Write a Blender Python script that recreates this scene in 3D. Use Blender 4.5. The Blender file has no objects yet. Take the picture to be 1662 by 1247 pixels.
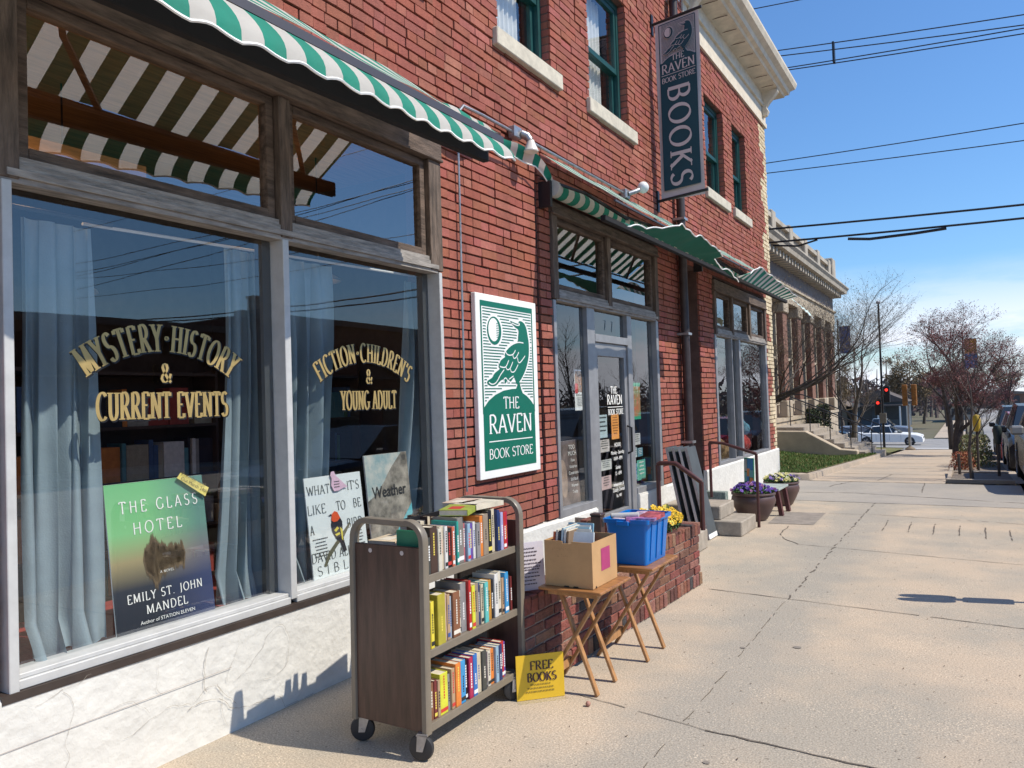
import bpy, bmesh, math, random
from mathutils import Vector, Matrix, noise
random.seed(7)
SC = bpy.context.scene
COL = SC.collection
# ---------------------------------------------------------------- camera
cam_d = bpy.data.cameras.new("camera"); cam = bpy.data.objects.new("camera", cam_d); COL.objects.link(cam)
cam_d.sensor_width = 36; cam_d.lens = 36*1240/1662; cam_d.clip_end = 900; cam_d.clip_start = .05
yaw, pitch, roll = 0.54217, 0.023989, -0.031877
f_ = Vector((-math.sin(yaw)*math.cos(pitch), math.cos(yaw)*math.cos(pitch), math.sin(pitch)))
r_ = Vector((math.cos(yaw), math.sin(yaw), 0)); u_ = r_.cross(f_)
r2 = r_*math.cos(roll)+u_*math.sin(roll); u2 = -r_*math.sin(roll)+u_*math.cos(roll)
cam.matrix_world = Matrix(((r2.x,u2.x,-f_.x,3.26),(r2.y,u2.y,-f_.y,0),(r2.z,u2.z,-f_.z,1.60),(0,0,0,1)))
SC.camera = cam
# ---------------------------------------------------------------- sky, sun, exposure
SUN_EL, SUN_AZ = math.radians(51), math.radians(77)      # azimuth from +Y towards +X
w = bpy.data.worlds.new("World"); SC.world = w; w.use_nodes = True
nt = w.node_tree; nt.nodes.clear()
out = nt.nodes.new("ShaderNodeOutputWorld"); bg = nt.nodes.new("ShaderNodeBackground")
sky = nt.nodes.new("ShaderNodeTexSky"); sky.sky_type = 'NISHITA'; sky.sun_disc = False
sky.sun_elevation = SUN_EL; sky.sun_rotation = SUN_AZ; sky.air_density = 1.2; sky.dust_density = .3; sky.ozone_density = 3.0
tc = nt.nodes.new("ShaderNodeTexCoord"); mp = nt.nodes.new("ShaderNodeMapping"); mp.inputs['Scale'].default_value = (2.2,2.2,9)
ns = nt.nodes.new("ShaderNodeTexNoise"); ns.inputs['Scale'].default_value = 1.6; ns.inputs['Detail'].default_value = 7; ns.inputs['Roughness'].default_value=.6
rp = nt.nodes.new("ShaderNodeValToRGB"); rp.color_ramp.elements[0].position = .38; rp.color_ramp.elements[1].position = .58
sx = nt.nodes.new("ShaderNodeSeparateXYZ"); mr = nt.nodes.new("ShaderNodeMapRange")
mr.inputs['From Min'].default_value = .15; mr.inputs['From Max'].default_value = .055
mr.inputs['To Min'].default_value = 0; mr.inputs['To Max'].default_value = 1
ml = nt.nodes.new("ShaderNodeMath"); ml.operation = 'MULTIPLY'
mx = nt.nodes.new("ShaderNodeMixRGB"); mx.inputs[2].default_value = (7.6,7.9,8.8,1)
ln = nt.links.new
ln(tc.outputs['Generated'], mp.inputs[0]); ln(mp.outputs[0], ns.inputs['Vector']); ln(ns.outputs['Fac'], rp.inputs[0])
ln(tc.outputs['Generated'], sx.inputs[0]); ln(sx.outputs['Z'], mr.inputs['Value'])
ln(rp.outputs[0], ml.inputs[0]); ln(mr.outputs[0], ml.inputs[1]); ln(ml.outputs[0], mx.inputs[0])
tn = nt.nodes.new("ShaderNodeMixRGB"); tn.blend_type='MULTIPLY'; tn.inputs[0].default_value=1; tn.inputs[2].default_value=(.66,.93,1.22,1)
ln(sky.outputs[0], tn.inputs[1]); ln(tn.outputs[0], mx.inputs[1]); ln(mx.outputs[0], bg.inputs[0]); ln(bg.outputs[0], out.inputs[0])
bg.inputs[1].default_value = 0.12
sd = bpy.data.lights.new("sun", 'SUN'); sd.energy = 4.6; sd.angle = math.radians(.5); sd.color = (1,.925,.80)
so = bpy.data.objects.new("sun", sd); COL.objects.link(so)
sdir = Vector((math.sin(SUN_AZ)*math.cos(SUN_EL), math.cos(SUN_AZ)*math.cos(SUN_EL), math.sin(SUN_EL)))
so.rotation_euler = sdir.to_track_quat('Z','Y').to_euler(); so.location = (30,10,40)
SC.view_settings.view_transform = 'Standard'; SC.view_settings.look = 'None'
SC.view_settings.exposure = 0.20; SC.view_settings.gamma = 1
SC.render.engine = 'CYCLES'
SC.cycles.max_bounces = 8; SC.cycles.transparent_max_bounces = 24

# ---------------------------------------------------------------- materials
def M(name, col, rough=.6, metal=0, var=0, vs=6, bump=0, bs=60, spec=.5, emit=0, alpha=1, stretch=None, col2=None, trans=0):
    m = bpy.data.materials.new(name); m.use_nodes = True; n = m.node_tree; b = n.nodes['Principled BSDF']
    b.inputs['Base Color'].default_value = (*col,1); b.inputs['Roughness'].default_value = rough
    b.inputs['Metallic'].default_value = metal; b.inputs['Specular IOR Level'].default_value = spec
    if emit: b.inputs['Emission Color'].default_value = (*col,1); b.inputs['Emission Strength'].default_value = emit
    if var or bump or col2:
        t = n.nodes.new("ShaderNodeTexCoord"); mpn = n.nodes.new("ShaderNodeMapping"); n.links.new(t.outputs['Object'], mpn.inputs[0])
        if stretch: mpn.inputs['Scale'].default_value = stretch
    if var or col2:
        c2 = col2 or tuple(max(0,c*(1-var)) for c in col)
        no = n.nodes.new("ShaderNodeTexNoise"); no.inputs['Scale'].default_value = vs; no.inputs['Detail'].default_value = 6; no.inputs['Roughness'].default_value=.65
        cr = n.nodes.new("ShaderNodeValToRGB"); cr.color_ramp.elements[0].position=.35; cr.color_ramp.elements[1].position=.68
        cr.color_ramp.elements[0].color = (*c2,1)
        cr.color_ramp.elements[1].color = (*(col if col2 else tuple(min(1,c*(1+var*.5)) for c in col)),1)
        n.links.new(mpn.outputs[0], no.inputs['Vector']); n.links.new(no.outputs['Fac'], cr.inputs[0]); n.links.new(cr.outputs[0], b.inputs['Base Color'])
    if bump:
        nb = n.nodes.new("ShaderNodeTexNoise"); nb.inputs['Scale'].default_value = bs; nb.inputs['Detail'].default_value = 4
        bn = n.nodes.new("ShaderNodeBump"); bn.inputs['Strength'].default_value = bump; bn.inputs['Distance'].default_value = .01
        n.links.new(mpn.outputs[0], nb.inputs['Vector']); n.links.new(nb.outputs['Fac'], bn.inputs['Height']); n.links.new(bn.outputs[0], b.inputs['Normal'])
    if trans:
        tr = n.nodes.new("ShaderNodeBsdfTranslucent"); tr.inputs[0].default_value = (*col,1); ms = n.nodes.new("ShaderNodeMixShader")
        ms.inputs[0].default_value = trans; o = n.nodes['Material Output']
        n.links.new(b.outputs[0], ms.inputs[1]); n.links.new(tr.outputs[0], ms.inputs[2]); n.links.new(ms.outputs[0], o.inputs[0])
    return m
def attr_mat(name, rough=.85, var=.25, vs=14, bump=.5, bs=90, spec=.3):
    m = M(name, (.5,.5,.5), rough, spec=spec, bump=bump, bs=bs); n = m.node_tree; b = n.nodes['Principled BSDF']
    a = n.nodes.new("ShaderNodeAttribute"); a.attribute_name = 'Col'
    t = n.nodes.new("ShaderNodeTexCoord"); no = n.nodes.new("ShaderNodeTexNoise"); no.inputs['Scale'].default_value = vs; no.inputs['Detail'].default_value = 8; no.inputs['Roughness'].default_value=.7
    mrn = n.nodes.new("ShaderNodeMapRange"); mrn.inputs['From Min'].default_value=.3; mrn.inputs['From Max'].default_value=.7; mrn.inputs['To Min'].default_value=1-var; mrn.inputs['To Max'].default_value=1+var*.6
    mm = n.nodes.new("ShaderNodeVectorMath"); mm.operation='SCALE'
    n.links.new(t.outputs['Object'], no.inputs['Vector']); n.links.new(no.outputs['Fac'], mrn.inputs['Value'])
    mq=n.nodes.new("ShaderNodeMapping"); mq.inputs['Scale'].default_value=(1,2.2,.45); nq=n.nodes.new("ShaderNodeTexNoise"); nq.inputs['Scale'].default_value=1.5; nq.inputs['Detail'].default_value=6; nq.inputs['Roughness'].default_value=.65
    rq=n.nodes.new("ShaderNodeMapRange"); rq.inputs['From Min'].default_value=.32; rq.inputs['From Max'].default_value=.58; rq.inputs['To Min'].default_value=.80; rq.inputs['To Max'].default_value=1.06
    m2=n.nodes.new("ShaderNodeMath"); m2.operation='MULTIPLY'
    n.links.new(t.outputs['Object'],mq.inputs[0]); n.links.new(mq.outputs[0],nq.inputs['Vector']); n.links.new(nq.outputs['Fac'],rq.inputs['Value']); n.links.new(rq.outputs[0],m2.inputs[0]); n.links.new(mrn.outputs[0],m2.inputs[1])
    n.links.new(a.outputs['Color'], mm.inputs[0]); n.links.new(m2.outputs[0], mm.inputs['Scale']); n.links.new(mm.outputs[0], b.inputs['Base Color'])
    return m
def glass_mat(name, ior=.12, tint=(.95,.97,.97), rough=0.0):
    m = bpy.data.materials.new(name); m.use_nodes = True; n = m.node_tree; n.nodes.clear()
    o = n.nodes.new("ShaderNodeOutputMaterial"); t = n.nodes.new("ShaderNodeBsdfTransparent"); t.inputs[0].default_value = (*tint,1)
    g = n.nodes.new("ShaderNodeBsdfGlossy"); g.inputs['Roughness'].default_value = rough
    ge = n.nodes.new("ShaderNodeNewGeometry"); dt = n.nodes.new("ShaderNodeVectorMath"); dt.operation='DOT_PRODUCT'
    ab = n.nodes.new("ShaderNodeMath"); ab.operation='ABSOLUTE'; om = n.nodes.new("ShaderNodeMath"); om.operation='SUBTRACT'; om.inputs[0].default_value=1
    pw = n.nodes.new("ShaderNodeMath"); pw.operation='POWER'; pw.inputs[1].default_value=4
    mu = n.nodes.new("ShaderNodeMath"); mu.operation='MULTIPLY_ADD'; mu.use_clamp=True; mu.inputs[1].default_value=1-ior; mu.inputs[2].default_value=ior
    n.links.new(ge.outputs['True Normal'],dt.inputs[0]); n.links.new(ge.outputs['Incoming'],dt.inputs[1]); n.links.new(dt.outputs['Value'],ab.inputs[0])
    n.links.new(ab.outputs[0],om.inputs[1]); n.links.new(om.outputs[0],pw.inputs[0]); n.links.new(pw.outputs[0],mu.inputs[0])
    tcn = n.nodes.new("ShaderNodeTexCoord"); no = n.nodes.new("ShaderNodeTexNoise"); no.inputs['Scale'].default_value=1.3; no.inputs['Detail'].default_value=1
    bn = n.nodes.new("ShaderNodeBump"); bn.inputs['Strength'].default_value=.12; bn.inputs['Distance'].default_value=.012
    n.links.new(tcn.outputs['Object'], no.inputs['Vector']); n.links.new(no.outputs['Fac'], bn.inputs['Height']); n.links.new(bn.outputs[0], g.inputs['Normal'])
    ms = n.nodes.new("ShaderNodeMixShader")
    n.links.new(mu.outputs[0], ms.inputs[0]); n.links.new(t.outputs[0], ms.inputs[1]); n.links.new(g.outputs[0], ms.inputs[2]); n.links.new(ms.outputs[0], o.inputs[0])
    return m
_mc = {}
def C(col, rough=.6, var=.12, spec=.4):          # small painted / printed things
    k = (tuple(round(c,3) for c in col), rough, var, spec)
    if k not in _mc: _mc[k] = M("paint", col, rough, var=var, vs=9, spec=spec)
    return _mc[k]

# ---------------------------------------------------------------- mesh builder
def wloc(o):
    v = Vector((0,0,0))
    while o: v += o.location; o = o.parent
    return v
class MB:
    def __init__(s): s.v=[]; s.f=[]; s.mi=[]; s.fc=[]; s.X=None
    def face(s, pts, m=0, c=None):
        b=len(s.v)
        for p in pts: s.v.append((s.X @ Vector(p))[:] if s.X else tuple(p))
        s.f.append(tuple(range(b,b+len(pts)))); s.mi.append(m); s.fc.append(c)
    def grid(s, rows, m=0, c=None, close=False, mf=None):
        b=len(s.v); n=len(rows[0])
        for r in rows:
            for p in r: s.v.append((s.X @ Vector(p))[:] if s.X else tuple(p))
        for i in range(len(rows)-1):
            for j in range(n if close else n-1):
                k=(j+1)%n
                s.f.append((b+i*n+j, b+i*n+k, b+(i+1)*n+k, b+(i+1)*n+j)); s.mi.append(mf(i,j) if mf else m); s.fc.append(c)
        return s
    def box(s, x0,x1,y0,y1,z0,z1,m=0,c=None, skip=''):
        b=len(s.v)
        for p in ((x0,y0,z0),(x1,y0,z0),(x1,y1,z0),(x0,y1,z0),(x0,y0,z1),(x1,y0,z1),(x1,y1,z1),(x0,y1,z1)):
            s.v.append((s.X @ Vector(p))[:] if s.X else p)
        for n_,q in (('b',(0,3,2,1)),('t',(4,5,6,7)),('s',(0,1,5,4)),('e',(1,2,6,5)),('n',(2,3,7,6)),('w',(3,0,4,7))):
            if n_ in skip: continue
            s.f.append(tuple(b+i for i in q)); s.mi.append(m); s.fc.append(c)
        return s
    def tube(s, pts, r, n=8, m=0, caps=True, c=None):
        pts=[Vector(p) for p in pts]; rr = r if isinstance(r,(list,tuple)) else [r]*len(pts); rows=[]; prev=None
        for i,p in enumerate(pts):
            d=(pts[min(i+1,len(pts)-1)]-pts[max(i-1,0)]).normalized()
            if prev is None:
                a=Vector((0,0,1)) if abs(d.z)<.9 else Vector((1,0,0)); u=d.cross(a).normalized()
            else: u=(prev-d*prev.dot(d)).normalized()
            prev=u; v=d.cross(u)
            rows.append([p+(u*math.cos(2*math.pi*k/n)+v*math.sin(2*math.pi*k/n))*rr[i] for k in range(n)])
        s.grid([list(map(tuple,r_)) for r_ in rows], m=m, close=True, c=c)
        if caps and n>3:
            s.face([tuple(p) for p in rows[0][::-1]],m,c); s.face([tuple(p) for p in rows[-1]],m,c)
        return s
    def lathe(s, prof, cx, cy, cz, n=24, m=0):
        s.grid([[(cx+r*math.cos(2*math.pi*k/n), cy+r*math.sin(2*math.pi*k/n), cz+z) for k in range(n)] for r,z in prof], m=m, close=True); return s
    def bar(s, a, b, w, h, m=0, up=(0,0,1)):
        a=Vector(a); b=Vector(b); d=(b-a).normalized(); upv=Vector(up)
        sd_=d.cross(upv).normalized(); u=sd_.cross(d).normalized(); sd_*=w/2; u*=h/2
        q=[a-sd_-u,a+sd_-u,a+sd_+u,a-sd_+u,b-sd_-u,b+sd_-u,b+sd_+u,b-sd_+u]
        bb=len(s.v)
        for p in q: s.v.append((s.X @ p)[:] if s.X else p[:])
        for f in ((0,1,2,3),(7,6,5,4),(0,4,5,1),(1,5,6,2),(2,6,7,3),(3,7,4,0)): s.f.append(tuple(bb+i for i in f)); s.mi.append(m); s.fc.append(None)
        return s
    def prism(s, poly, f0, f1, m=0):             # poly: 2-D points; f0/f1 map them to the two end faces
        a=[f0(*p) for p in poly]; b=[f1(*p) for p in poly]; s.face(a[::-1],m); s.face(b,m)
        for i in range(len(poly)):
            j=(i+1)%len(poly); s.face([a[i],a[j],b[j],b[i]],m)
        return s
    def build(s, name, mats, parent=None, world=True, smooth=False, bevel=0, label=None, seg=1):
        if not isinstance(mats,(list,tuple)): mats=[mats]
        me=bpy.data.meshes.new(name); off=wloc(parent) if (parent and world) else Vector((0,0,0))
        me.from_pydata([(v[0]-off.x,v[1]-off.y,v[2]-off.z) for v in s.v],[],s.f)
        for m in mats: me.materials.append(m)
        me.polygons.foreach_set('material_index', s.mi)
        if any(c is not None for c in s.fc):
            ca=me.color_attributes.new('Col','FLOAT_COLOR','CORNER'); buf=[]
            for f,c in zip(s.f,s.fc):
                cc=c or (.5,.5,.5); buf += [cc[0],cc[1],cc[2],1.0]*len(f)
            ca.data.foreach_set('color', buf)
        if smooth: me.polygons.foreach_set('use_smooth',[True]*len(s.f))
        me.update(); me.validate()
        o=bpy.data.objects.new(name, me); COL.objects.link(o)
        if parent: o.parent=parent
        if smooth:
            bm=bmesh.new(); bm.from_mesh(me); bmesh.ops.remove_doubles(bm,verts=bm.verts,dist=1e-5); bm.to_mesh(me); bm.free()
            try: me.set_sharp_from_angle(angle=math.radians(38))
            except Exception: pass
        if bevel:
            bm=bmesh.new(); bm.from_mesh(me); bmesh.ops.remove_doubles(bm,verts=bm.verts,dist=1e-5); bm.to_mesh(me); bm.free()
            bv=o.modifiers.new('bevel','BEVEL'); bv.width=bevel; bv.segments=seg; bv.limit_method='ANGLE'
        if label: o['label']=label
        return o
def tag(o,label,cat,group=None,kind=None):
    if label: o['label']=label
    if cat: o['category']=cat
    if group: o['group']=group
    if kind: o['kind']=kind
    return o
def thing(name,label,cat,loc=(0,0,0),rot=0,group=None):
    o=bpy.data.objects.new(name,None); o.empty_display_size=.1; COL.objects.link(o); o.location=loc; o.rotation_euler=(0,0,rot)
    return tag(o,label,cat,group)
def struct(o): o['kind']='structure'; return o
def copy_tree(o,parent=None):
    c=o.copy(); COL.objects.link(c)
    if parent: c.parent=parent
    for ch in [x for x in bpy.data.objects if x.parent==o]: copy_tree(ch,c)
    return c

# ---------------------------------------------------------------- broad-nib serif lettering
def arc(cx,cy,rx,ry,a0,a1,n=12):
    return [(cx+rx*math.cos(math.radians(a0+(a1-a0)*i/n)), cy+ry*math.sin(math.radians(a0+(a1-a0)*i/n))) for i in range(n+1)]
GL = {
'A':(.70,[[(.05,0),(.35,1)],[(.35,1),(.65,0)],[(.15,.34),(.55,.34)]],[(.05,0),(.65,0)]),
'B':(.64,[[(.12,0),(.12,1)],[(.12,1),(.28,1)]+arc(.30,.76,.20,.24,90,-90)+[(.12,.52)],[(.12,.52),(.3,.52)]+arc(.32,.26,.24,.26,90,-90)+[(.12,0)]],[]),
'C':(.70,[arc(.40,.5,.34,.5,48,312,20)],[]),
'D':(.74,[[(.12,0),(.12,1)],[(.12,1),(.26,1)]+arc(.30,.5,.37,.5,90,-90,16)+[(.12,0)]],[]),
'E':(.58,[[(.12,0),(.12,1)],[(.12,1),(.5,1)],[(.12,.52),(.42,.52)],[(.12,0),(.53,0)],[(.5,1),(.5,.86)],[(.53,0),(.53,.16)]],[]),
'F':(.55,[[(.12,0),(.12,1)],[(.12,1),(.5,1)],[(.12,.5),(.42,.5)],[(.5,1),(.5,.85)]],[(.12,0)]),
'G':(.76,[arc(.40,.5,.34,.5,48,330,20),[(.68,.42),(.68,.1)]],[(.66,.42)]),
'H':(.76,[[(.13,0),(.13,1)],[(.63,0),(.63,1)],[(.13,.52),(.63,.52)]],[(.13,0),(.13,1),(.63,0),(.63,1)]),
'I':(.28,[[(.14,0),(.14,1)]],[(.14,0),(.14,1)]),
'J':(.40,[[(.26,1),(.26,.1)]+arc(.14,.08,.12,.2,0,-90,5)],[(.26,1)]),
'K':(.70,[[(.13,0),(.13,1)],[(.58,1),(.16,.46)],[(.26,.58),(.62,0)]],[(.13,0),(.13,1),(.60,1),(.62,0)]),
'L':(.54,[[(.12,0),(.12,1)],[(.12,0),(.5,0)],[(.5,0),(.5,.17)]],[(.12,1)]),
'M':(.90,[[(.12,0),(.14,1)],[(.14,1),(.44,.05)],[(.44,.05),(.74,1)],[(.74,1),(.78,0)]],[(.12,0),(.78,0),(.12,1),(.76,1)]),
'N':(.78,[[(.13,0),(.13,1)],[(.13,1),(.65,0)],[(.65,0),(.65,1)]],[(.13,0),(.65,1),(.10,1)]),
'O':(.78,[arc(.39,.5,.34,.5,0,360,28)],[]),
'P':(.60,[[(.12,0),(.12,1)],[(.12,1),(.28,1)]+arc(.30,.74,.23,.26,90,-90)+[(.12,.48)]],[(.12,0)]),
'R':(.68,[[(.12,0),(.12,1)],[(.12,1),(.28,1)]+arc(.30,.75,.22,.25,90,-90)+[(.12,.5)],[(.3,.5),(.62,0)]],[(.12,0),(.63,0)]),
'S':(.56,[arc(.28,.755,.20,.245,35,265,14)+arc(.28,.255,.22,.255,88,-150,14)],[]),
'T':(.66,[[(.33,0),(.33,1)],[(.05,1),(.61,1)],[(.05,1),(.05,.86)],[(.61,1),(.61,.86)]],[(.33,0)]),
'U':(.74,[[(.13,1),(.13,.35)]+arc(.36,.32,.23,.32,180,360)+[(.59,1)]],[(.13,1),(.59,1)]),
'V':(.70,[[(.06,1),(.36,0)],[(.36,0),(.64,1)]],[(.06,1),(.64,1)]),
'W':(1.0,[[(.06,1),(.30,0)],[(.30,0),(.5,.9)],[(.5,.9),(.72,0)],[(.72,0),(.94,1)]],[(.06,1),(.94,1)]),
'Y':(.66,[[(.06,1),(.33,.48)],[(.6,1),(.33,.48)],[(.33,.48),(.33,0)]],[(.06,1),(.6,1),(.33,0)]),
'&':(.76,[[(.70,.46),(.62,.26),(.50,.10),(.34,.02),(.18,.06),(.09,.20),(.13,.36),(.28,.48),(.42,.60),(.47,.76),(.42,.92),(.31,.98),(.20,.92),(.16,.78),(.22,.62),(.36,.40),(.54,.16),(.70,.02)]],[]),
"'":(.20,[[(.1,1),(.08,.74)]],[]), '.':(.22,[[(.1,.0),(.1,.07)]],[]), '·':(.42,[arc(.21,.5,.045,.05,0,360,8)],[]), ' ':(.34,[],[]),
'1':(.4,[[(.2,0),(.2,1)]],[(.2,0)]),'7':(.5,[[(.05,1),(.45,1)],[(.45,1),(.18,0)]],[]),
}
def text_w(t, h, ws=1, track=.06): return sum(GL[c][0]*ws+track for c in t)*h-track*h
def letters(mb, t, O, U, V, h, ws=1, thick=.17, thin=.055, track=.06, lift=.001, nib=14, align='c', arcR=None, m=0, serif=.1, grow=0):
    """lay out capitals on a plane: O = baseline anchor, U = reading direction, V = up. arcR: letters ride a circle"""
    O=Vector(O); U=Vector(U).normalized(); V=Vector(V).normalized(); N=U.cross(V)
    W=text_w(t,h,ws,track); x=-W/2 if align=='c' else 0; k=0
    for ch in t:
        gw,st,sf=GL[ch]; gw_=gw*ws*h
        if arcR:
            a=(x+gw_/2)/arcR; ob=O+U*(math.sin(a)*arcR)+V*(math.cos(a)*arcR-arcR); Ug=U*math.cos(a)-V*math.sin(a); Vg=U*math.sin(a)+V*math.cos(a); ob=ob-Ug*gw_/2
        else: ob=O+U*x; Ug=U; Vg=V
        def P(px,py,l): return tuple(ob+Ug*(px*ws*h)+Vg*(py*h)+N*l)
        for pl in st:
            k+=1; l=lift+(k%7)*.00012; L=[];R=[]
            cl = len(pl)>6 and abs(pl[0][0]-pl[-1][0])+abs(pl[0][1]-pl[-1][1])<.01
            for i,(px,py) in enumerate(pl):
                a0=pl[i-1] if i else (pl[-2] if cl else pl[0]); a1=pl[i+1] if i<len(pl)-1 else (pl[1] if cl else pl[-1])
                dx,dy=(a1[0]-a0[0])*ws,(a1[1]-a0[1]); d=math.hypot(dx,dy) or 1; dx/=d; dy/=d
                ang=math.degrees(math.atan2(dy,dx)); tk=thin+(thick-thin)*abs(math.sin(math.radians(ang-nib)))+grow
                ex=grow/2 if (len(pl)==2) else 0
                qx,qy=px+(dx*ex*(1 if i else -1))/ws,py+dy*ex*(1 if i else -1)
                L.append(P(qx-dy*tk/2/ws,qy+dx*tk/2,l)); R.append(P(qx+dy*tk/2/ws,qy-dx*tk/2,l))
            mb.grid([R,L],m=m)
        for (px,py) in sf:
            k+=1; l=lift+(k%7)*.00012; hw=(serif+thick/2+grow/2)/ws; hh=thin*.8+grow/2; y0=py-grow/2 if py<.4 else py-hh; y1=y0+hh+grow/2
            mb.face([P(px-hw,y0,l),P(px+hw,y0,l),P(px+hw,y1,l),P(px-hw,y1,l)],m)
        x+=gw_+track*h
    return mb
_dg=None
def font_text(name, t, O, U, V, h, mat, parent, lift=.002, align='CENTER', ws=1, bold=0, world=True):
    """plain sans lettering from Blender's own font, turned into a mesh"""
    cu=bpy.data.curves.new(name,'FONT'); cu.body=t; cu.size=1; cu.align_x=align; cu.resolution_u=3; cu.offset=bold; cu.fill_mode='FRONT'
    ob=bpy.data.objects.new(name,cu); COL.objects.link(ob); dg=bpy.context.evaluated_depsgraph_get(); dg.update()
    me=bpy.data.meshes.new_from_object(ob.evaluated_get(dg)); bpy.data.objects.remove(ob); bpy.data.curves.remove(cu)
    U=Vector(U).normalized(); V=Vector(V).normalized(); N=U.cross(V); O=Vector(O)-(wloc(parent) if parent and world else Vector((0,0,0)))
    for v in me.vertices: v.co = O+U*(v.co.x*h*ws)+V*(v.co.y*h)+N*lift
    me.materials.clear(); me.materials.append(mat); me.name=name
    o=bpy.data.objects.new(name,me); COL.objects.link(o); o.parent=parent; return o
def scribble(mb, O, U, V, w_, h_, n, lift=.002, m=0, seed=1):
    """small print too fine to read: rows of word-length dashes"""
    rnd=random.Random(seed); O=Vector(O);U=Vector(U).normalized();V=Vector(V).normalized();N=U.cross(V)
    for i in range(n):
        L=w_*rnd.uniform(.55,1); x=(w_-L)/2; z=-h_*i/max(1,n)
        while x<(w_+L)/2:
            q=rnd.uniform(.04,.12)*w_; t_=h_/n*.32
            mb.face([tuple(O+U*(x+a)+V*(z+b)+N*lift) for a,b in ((0,0),(q,0),(q,t_),(0,t_))],m); x+=q+.02*w_
    return mb
YU,ZU=(0,1,0),(0,0,1)
# ================================================================ materials in use
m_brick = attr_mat("brick", .88, .20, 26, .5, 130)
m_brick2 = attr_mat("old_brick", .9, .4, 20, .9, 70)
m_mortar = M("mortar", (.13,.070,.056), .95, var=.3, bump=.5, bs=120)
m_mortar2 = M("planter_mortar", (.34,.27,.22), .95, var=.4, vs=20, bump=.5, bs=120)
m_stucco = M("painted_stucco", (.66,.645,.60), .8, var=.09, vs=7, bump=.8, bs=22)
m_sill = M("limestone_sill", (.60,.54,.43), .8, var=.2, vs=9, bump=.3, bs=60)
m_cream = M("cream_terracotta", (.66,.58,.46), .75, var=.16, vs=5, bump=.25, bs=30)
m_alu = M("aluminium_frame", (.52,.52,.51), .5, metal=.1, var=.12, vs=8)
m_alug = M("grey_aluminium", (.30,.30,.31), .42, metal=.3, var=.15, vs=8)
m_alud = M("dark_frame", (.05,.055,.06), .45, var=.1)
m_wood = M("weathered_wood", (.135,.095,.072), .85, var=.6, vs=5, bump=.7, bs=26, stretch=(6,.8,6))
m_woodv = M("weathered_wood_post", (.145,.105,.08), .85, var=.6, vs=5, bump=.7, bs=26, stretch=(6,6,.8))
m_trim = M("worn_white_trim", (.33,.30,.27), .8, var=.45, vs=7, bump=.5, bs=30, stretch=(6,.8,6))
m_glass = glass_mat("window_glass", .13)
m_glasst = glass_mat("transom_glass", .27)
m_glassu = glass_mat("upper_glass", .16)
m_teal = M("teal_window_paint", (.006,.060,.058), .45, var=.2, vs=8)
m_black = M("black_paint", (.012,.012,.015), .45, var=.2)
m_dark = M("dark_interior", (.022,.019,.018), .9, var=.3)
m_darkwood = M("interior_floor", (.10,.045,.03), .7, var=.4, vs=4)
m_red = M("red_cloth", (.30,.035,.03), .9, var=.3, bump=.3, bs=80)
m_curt = M("blue_grey_curtain", (.29,.375,.42), .9, var=.18, vs=3, bump=.25, bs=140, trans=.22)
m_white = M("white_paint", (.80,.80,.78), .5, var=.06, vs=4)
m_whitelet = M("white_lettering", (.82,.81,.76), .55)
m_green = M("sign_green", (.0,.135,.085), .42, var=.08, vs=4)
m_navy = M("banner_blue_green", (.010,.058,.078), .75, var=.12, vs=3)
m_bannerw = M("banner_grey_cloth", (.60,.52,.50), .75, var=.08, vs=5, bump=.15, bs=20)
m_gold = M("gold_leaf", (.50,.36,.14), .38, metal=.35, var=.15, vs=12)
m_metal = M("galvanised_metal", (.42,.42,.43), .38, metal=.7, var=.25, vs=14)
m_awg = M("awning_green", (.0,.19,.125), .8, var=.12, vs=4, bump=.2, bs=40, trans=.06)
m_aww = M("awning_white", (.76,.74,.68), .8, var=.08, vs=4, bump=.2, bs=40, trans=.5)
m_cord = M("white_edging", (.85,.85,.82), .7)
m_rail = M("maroon_railing_paint", (.075,.022,.02), .45, var=.3, vs=18)
m_conc = M("step_concrete", (.36,.31,.25), .9, var=.25, vs=7, bump=.5, bs=60)

# ================================================================ the bookstore building
bld = thing("brick_building","two-storey red brick bookshop building with painted white base and green upper windows","building",(0,8,0))
bays = [(1.50,4.46,.0,3.49),(6.16,8.92,.0,3.44),(10.08,10.58,.0,3.38),(11.26,14.62,.0,3.38)]
ups = [(3.30,4.22),(5.37,6.30),(7.15,8.19),(11.20,12.20),(12.73,13.58)]
UZ0,UZ1 = 4.66,6.14
holes = bays+[(a,b,UZ0,UZ1) for a,b in ups]+[(5.90,5.955,.5,3.66),(9.70,9.75,.5,3.9)]
Y0,Y1,ZT = -1.2,15.22,8.3
def decompose(y0,y1,z0,z1,hs):
    ys=sorted({y0,y1,*[h[0] for h in hs],*[h[1] for h in hs]}); zs=sorted({z0,z1,*[h[2] for h in hs],*[h[3] for h in hs]})
    ys=[y for y in ys if y0<=y<=y1]; zs=[z for z in zs if z0<=z<=z1]
    for i in range(len(ys)-1):
        run=None
        for j in range(len(zs)-1):
            cy,cz=(ys[i]+ys[i+1])/2,(zs[j]+zs[j+1])/2
            solid=not any(h[0]<cy<h[1] and h[2]<cz<h[3] for h in hs)
            if solid and run is None: run=zs[j]
            if not solid and run is not None: yield ys[i],ys[i+1],run,zs[j]; run=None
        if run is not None: yield ys[i],ys[i+1],run,zs[-1]
mb=MB()
for a,b,c,d in decompose(Y0,Y1,.0,ZT,holes): mb.box(-.30,-.020,a,b,c,d)
for h in holes:                                   # reveals of the upper windows
    pass
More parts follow.
